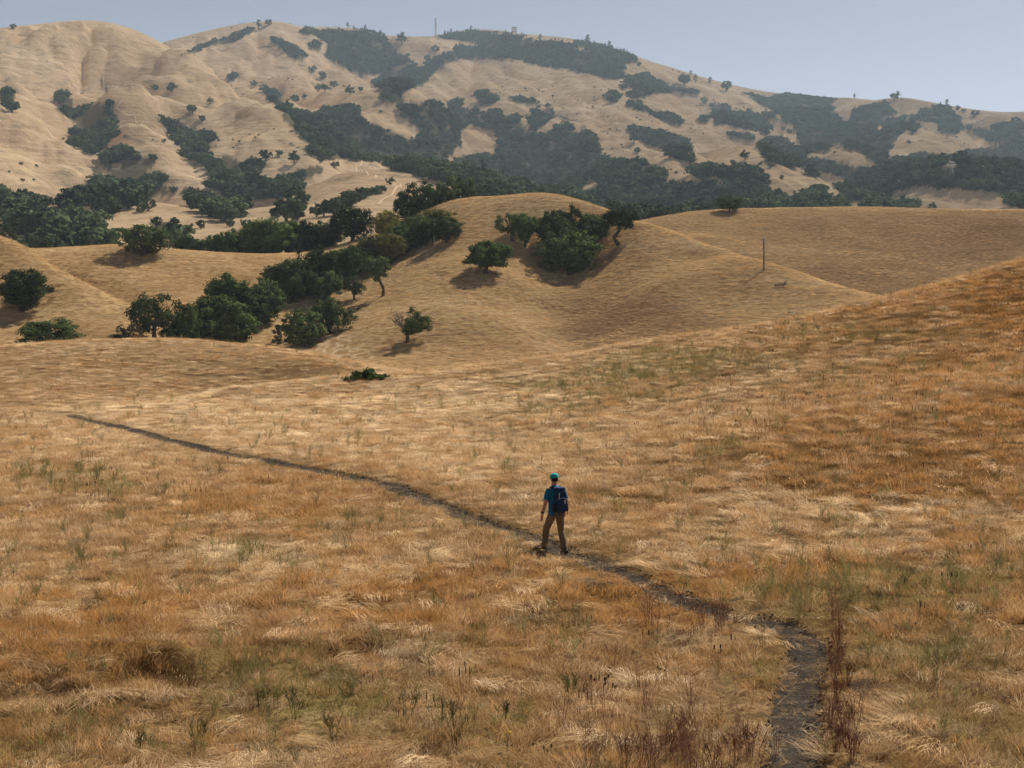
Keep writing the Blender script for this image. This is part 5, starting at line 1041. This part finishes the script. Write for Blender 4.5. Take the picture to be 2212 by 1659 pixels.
# trousers
v, f = loft([((0, 0, 1.0), .165, .120, 0), ((0, 0, .93), .176, .130, 0), ((0, -.005, .86), .182, .136, 0), ((0, 0, .80), .165, .120, 0), ((0, 0, .775), .12, .08, 0)], 20, cap1=True, wob=.015, seed=5)
mb = MB(); mb.add(v, f); rnd = random.Random(9)
for sx, kn, an in ((-1, KNL, ANL), (1, KNR, ANR)):
    hp_ = Vector((sx * .092, -.002, .875)); kn = Vector(kn); an = Vector(an) + Vector((0, 0, -.02)); pts = []; rr = []
    for t, r_ in ((0, .098), (.2, .100), (.45, .092), (.75, .082), (.95, .078)): pts.append(hp_ + (kn - hp_) * t); rr.append(r_ * rnd.uniform(.97, 1.03))
    for t, r_ in ((.06, .078), (.25, .080), (.45, .077), (.65, .073), (.8, .074), (.92, .070), (1.0, .073)): pts.append(kn + (an - kn) * t + Vector((0, -.012 * math.sin(t * 3.1), 0))); rr.append(r_ * rnd.uniform(.95, 1.05))
    mb.tube(pts, rr, 12, cap=False)
tro = hpart('trousers', mb.mesh('trousers_mesh'), H_['trousers'])
for sx in (-1, 1):
    mb = MB(); mb.box((sx * .085, -.142, .875), (.048, .006, .055)); hpart('back_pocket', mb.mesh('pocket_mesh'), H_['trousers'], tro, 0, False)
# cap
v, f = loft([((0, .05, 1.660), .094, .112, -.08), ((0, .05, 1.695), .095, .112, -.08), ((0, .047, 1.730), .085, .100, -.08), ((0, .045, 1.757), .060, .072, -.08), ((0, .044, 1.768), .028, .032, -.08), ((0, .044, 1.770), .006, .006, -.08)], 18, cap1=True)
mb = MB(); mb.add(v, f); cp = hpart('cap', mb.mesh('cap_mesh'), H_['cap'])
bv = []; bf = []
for i in range(9):
    a = R(20 + 140 * i / 8); x_, y_ = math.cos(a), math.sin(a)
    bv += [(x_ * .092, .05 + y_ * .108, 1.664), (x_ * .098, .05 + y_ * .19, 1.652 - .02 * abs(x_)), (x_ * .098, .05 + y_ * .19, 1.645 - .02 * abs(x_)), (x_ * .092, .05 + y_ * .108, 1.656)]
for i in range(8):
    for j in range(4): bf.append((4 * i + j, 4 * i + 4 + j, 4 * i + 4 + (j + 1) % 4, 4 * i + (j + 1) % 4))
mb = MB(); mb.add(bv, bf); hpart('brim', mb.mesh('brim_mesh'), H_['cap'], cp, 1)
bm = bmesh.new(); ell(bm, (0, .044, 1.772), (.009, .009, .006)); m_ = bpy.data.meshes.new('button_mesh'); bm.to_mesh(m_); bm.free(); hpart('button', m_, H_['cap'], cp, 0)
v, f = loft([((0, .022, 1.585), .060, .060, 0), ((0, .030, 1.615), .078, .080, 0), ((0, .040, 1.65), .085, .094, 0), ((0, .045, 1.675), .086, .098, 0)], 16)
mb = MB(); mb.add([(p[0], min(p[1], .055), p[2]) for p in v], f); hpart('hair', mb.mesh('hair_mesh'), H_['hair'])
# watch
wv3 = Vector(WRL); dv = (wv3 - Vector(ELL)).normalized(); mb = MB(); mb.tube([wv3 - dv * .045, wv3 - dv * .018], [.039, .038], 14, cap=False); wt = hpart('watch', mb.mesh('watch_mesh'), H_['watch'], None, 0)
mb = MB(); mb.box(tuple(wv3 - dv * .03 + Vector((-.040, 0, 0))), (.007, .018, .018)); hpart('watch_case', mb.mesh('watch_case_mesh'), H_['watch'], wt, 0, False)
# shoes
for sx, an, mt in ((-1, ANL, 'shoe'), (1, ANR, 'shoedark')):
    z0 = an[2] - .085; y0 = an[1]
    sh_ = [((an[0], y0 - .095, z0 + .055), .034, .045), ((an[0], y0 - .06, z0 + .065), .042, .060), ((an[0], y0 + .0, z0 + .068), .045, .066), ((an[0], y0 + .06, z0 + .052), .046, .048), ((an[0] - sx * -.004, y0 + .12, z0 + .040), .048, .034), ((an[0], y0 + .17, z0 + .032), .038, .024), ((an[0], y0 + .19, z0 + .028), .016, .014)]
    vv = []; ff = []
    for c_, rx, rz_ in sh_:
        for j in range(12): t = 2 * math.pi * j / 12; vv.append((c_[0] + math.cos(t) * rx, c_[1], max(z0 + .014, c_[2] + math.sin(t) * rz_)))
    for i in range(len(sh_) - 1):
        for j in range(12): ff.append((i * 12 + j, i * 12 + (j + 1) % 12, (i + 1) * 12 + (j + 1) % 12, (i + 1) * 12 + j))
    ff += [tuple(range(12)), tuple(range((len(sh_) - 1) * 12, len(sh_) * 12))]
    mb = MB(); mb.add(vv, ff); mb.tube([(an[0], y0 - .02, z0 + .08), (an[0], y0 - .02, z0 + .135)], [.050, .052], 12, cap=False); so_ = hpart('shoe', mb.mesh('shoe_mesh'), H_[mt], None, 1)
    mb = MB(); ol = [(-.030, -.105), (.030, -.105), (.040, -.05), (.038, .02), (.052, .10), (.044, .16), (.015, .20), (-.015, .20), (-.044, .16), (-.050, .10), (-.038, .02), (-.040, -.05)]
    mb.add([(an[0] + a, y0 + b, z0 - .004) for a, b in ol] + [(an[0] + a, y0 + b, z0 + .022) for a, b in ol], [tuple(range(12))[::-1], tuple(range(12, 24))] + [(i, (i + 1) % 12, 12 + (i + 1) % 12, 12 + i) for i in range(12)])
    hpart('sole', mb.mesh('sole_mesh'), H_['sole'], so_, 0, False)
# backpack: carried by the hiker, a thing of its own
bp = bpy.data.objects.new('backpack', None); COL.objects.link(bp); bp.location = person.location; bp.rotation_euler = person.rotation_euler
tag(bp, 'navy blue daypack with dark straps on the back of the hiker', 'backpack')
def soft(name, c_, h, mat, parent=None, sub=2, tilt=0.0):
    bm = bmesh.new(); bmesh.ops.create_cube(bm, size=2.0); bmesh.ops.subdivide_edges(bm, edges=bm.edges, cuts=2, use_grid_fill=True)
    for v in bm.verts:
        q = Vector(v.co); q = q * .60 + q.normalized() * .54; v.co = Matrix.Rotation(tilt, 3, 'X') @ Vector((q.x * h[0], q.y * h[1], q.z * h[2])) + Vector(c_)
    m_ = bpy.data.meshes.new(name + '_mesh'); bm.to_mesh(m_); bm.free(); return hpart(name, m_, mat, parent or bp, sub - 1)
mbg = soft('main_bag', (0, -.215, 1.185), (.130, .085, .255), H_['pack'], tilt=-.06)
soft('top_lid', (0, -.195, 1.425), (.115, .075, .055), H_['pack'])
fp = soft('front_pocket', (0, -.305, 1.10), (.108, .045, .145), H_['pack'], tilt=-.05)
soft('side_pocket', (.150, -.20, 1.03), (.030, .060, .090), H_['packdark'])
soft('side_pocket', (-.150, -.20, 1.03), (.030, .060, .090), H_['packdark'])
mb = MB(); mb.box((.03, -.353, 1.165), (.013, .004, .040)); hpart('reflector_patch', mb.mesh('patch_mesh'), H_['pale'], fp, 0, False)
for sx in (-1, 1):
    mb = MB(); mb.tube([(sx * .075, -.300, 1.36), (sx * .09, -.312, 1.26), (sx * .10, -.312, 1.18)], [.007, .007, .007], 6); hpart('zip_line', mb.mesh('zip_mesh'), H_['pale'] if sx < 0 else H_['packdark'], mbg, 0)
    mb = MB(); mb.tube([(sx * .075, -.125, 1.40), (sx * .095, -.06, 1.475), (sx * .105, .03, 1.470), (sx * .115, .115, 1.38), (sx * .125, .135, 1.24), (sx * .160, .06, 1.10), (sx * .150, -.12, 1.0)], [.026, .028, .028, .026, .022, .012, .010], 8); hpart('shoulder_strap', mb.mesh('strap_mesh'), H_['packdark'])
    mb = MB(); mb.tube([(sx * .155, -.19, 1.05), (sx * .175, -.21, .98), (sx * .168, -.215, .86)], [.008, .008, .006], 6); hpart('hanging_strap', mb.mesh('hanging_strap_mesh'), H_['packdark'], None, 0).parent = bp
for o in bpy.data.objects:
    if o.name.startswith('shoulder_strap'): o.parent = bp
print('hiker', time.time() - T0)

# ------------------------------------------------------------------ single weeds standing out near the camera
mw = {}
for nm, c1, c2 in (('red_stalk', (.13, .060, .045), (.24, .12, .08)), ('green_weed', (.075, .085, .030), (.135, .14, .05)), ('dark_seed', (.028, .016, .010), (.06, .034, .02))):
    m, n, out = newmat(nm); diffuse_out(n, out, ramp(n, noise(n, mapped(n, (1, 1, 1)), 9, 3), [(.3, c1), (.7, c2)])); mw[nm] = m
m, n, out = newmat('yellow_petal'); diffuse_out(n, out, ramp(n, noise(n, mapped(n, (1, 1, 1)), 40, 2), [(.3, (.62, .45, .02)), (.7, (.80, .62, .04))])); mw['yellow'] = m
def weed(vx, vy, hV, stems, side, spread, mat, seed, name, label, group=None):
    x, y, z = fld.hit(vx, vy); H = hV / F * y; rnd = random.Random(seed)
    e = bpy.data.objects.new(name, None); COL.objects.link(e); e.location = (x, y, z - .02); tag(e, label, 'weed', group)
    for k in range(stems):
        mb = MB(); a = rnd.uniform(0, 6.28); l = H * spread * rnd.uniform(.2, 1); h = H * rnd.uniform(.6, 1); d = Vector((math.cos(a), math.sin(a), 0)); b0 = d * .05 * rnd.random()
        p = [b0, b0 + d * l * .3 + Vector((0, 0, h * .4)), b0 + d * l * .65 + Vector((0, 0, h * .75)), b0 + d * l + Vector((0, 0, h))]
        mb.tube(p, [.0026, .0024, .002, .0015], 3)
        for j in range(side):
            u = rnd.uniform(.35, .95); q = p[1].lerp(p[3], u); a2 = rnd.uniform(0, 6.28); mb.tube([q, q + Vector((math.cos(a2) * .05, math.sin(a2) * .05, rnd.uniform(.03, .10)))], [.0035, .0025], 3)
        if mat == 'dark_seed':
            mb.tube([p[2], p[2].lerp(p[3], .5), p[3]], [.008, .016, .008], 5)
        obj('stem', mb.mesh('stem_mesh', [mw[mat]]), None, e)
    return e
RW = [(1812,1415,70),(1802,1450,78),(1828,1480,60),(1806,1525,66),(1822,1585,72),(1805,1625,80),(1840,1650,76)]
for i, (a, b, h) in enumerate(RW): weed(a, b, h, 20, 4, .30, 'red_stalk', 700 + i, 'red_weed', 'clump of dark red dried stalks lining the right edge of the trail', 'red weeds right of the trail')
RW = [(1352,1668,95),(1385,1655,70),(1445,1640,64),(1478,1600,60),(1590,1650,78),(1620,1625,60),(1545,1665,70)]
for i, (a, b, h) in enumerate(RW): weed(a, b, h, 15, 4, .3, 'red_stalk', 720 + i, 'red_weed', 'clump of reddish brown dried stalks left of the near trail', 'red weeds left of the trail')
GW = [(985,1600,95),(1090,1560,45),(640,1560,70),(560,1540,60),(720,1600,70),(430,1630,80),(1230,1520,70),(300,1640,75),(880,1560,80),(1890,1320,60)]
for i, (a, b, h) in enumerate(GW): weed(a, b, h, 8, 7, .38, 'green_weed', 740 + i, 'green_weed', 'wiry green weed among the dry grass of the foreground', 'green weeds in the foreground')
DW = [(1282,1485,34),(1306,1490,38),(1324,1498,30),(1186,1640,40),(1428,1460,26),(1550,1425,36)]
for i, (a, b, h) in enumerate(DW): weed(a, b, h, 3 + i % 3, 0, .15, 'dark_seed', 760 + i, 'seed_stalk', 'dark brown seed stalk standing in the grass left of the trail', 'dark seed stalks')
e = weed(1100, 1622, 44, 3, 4, .2, 'green_weed', 790, 'flowering_weed', 'single weed with a small yellow flower at the bottom of the picture')
bm = bmesh.new()
for k in range(5):
    a = k * 1.2566; g = bmesh.ops.create_uvsphere(bm, u_segments=6, v_segments=4, radius=.012)
    for v in g['verts']: v.co = Vector((v.co.x + math.cos(a) * .014, v.co.y + math.sin(a) * .014, v.co.z * .6))
me = bpy.data.meshes.new('flower_mesh'); bm.to_mesh(me); bm.free(); obj('flower', me, mw['yellow'], e, (0, -.02, 44 / F * e.location.y + .01))
print('done', time.time() - T0)
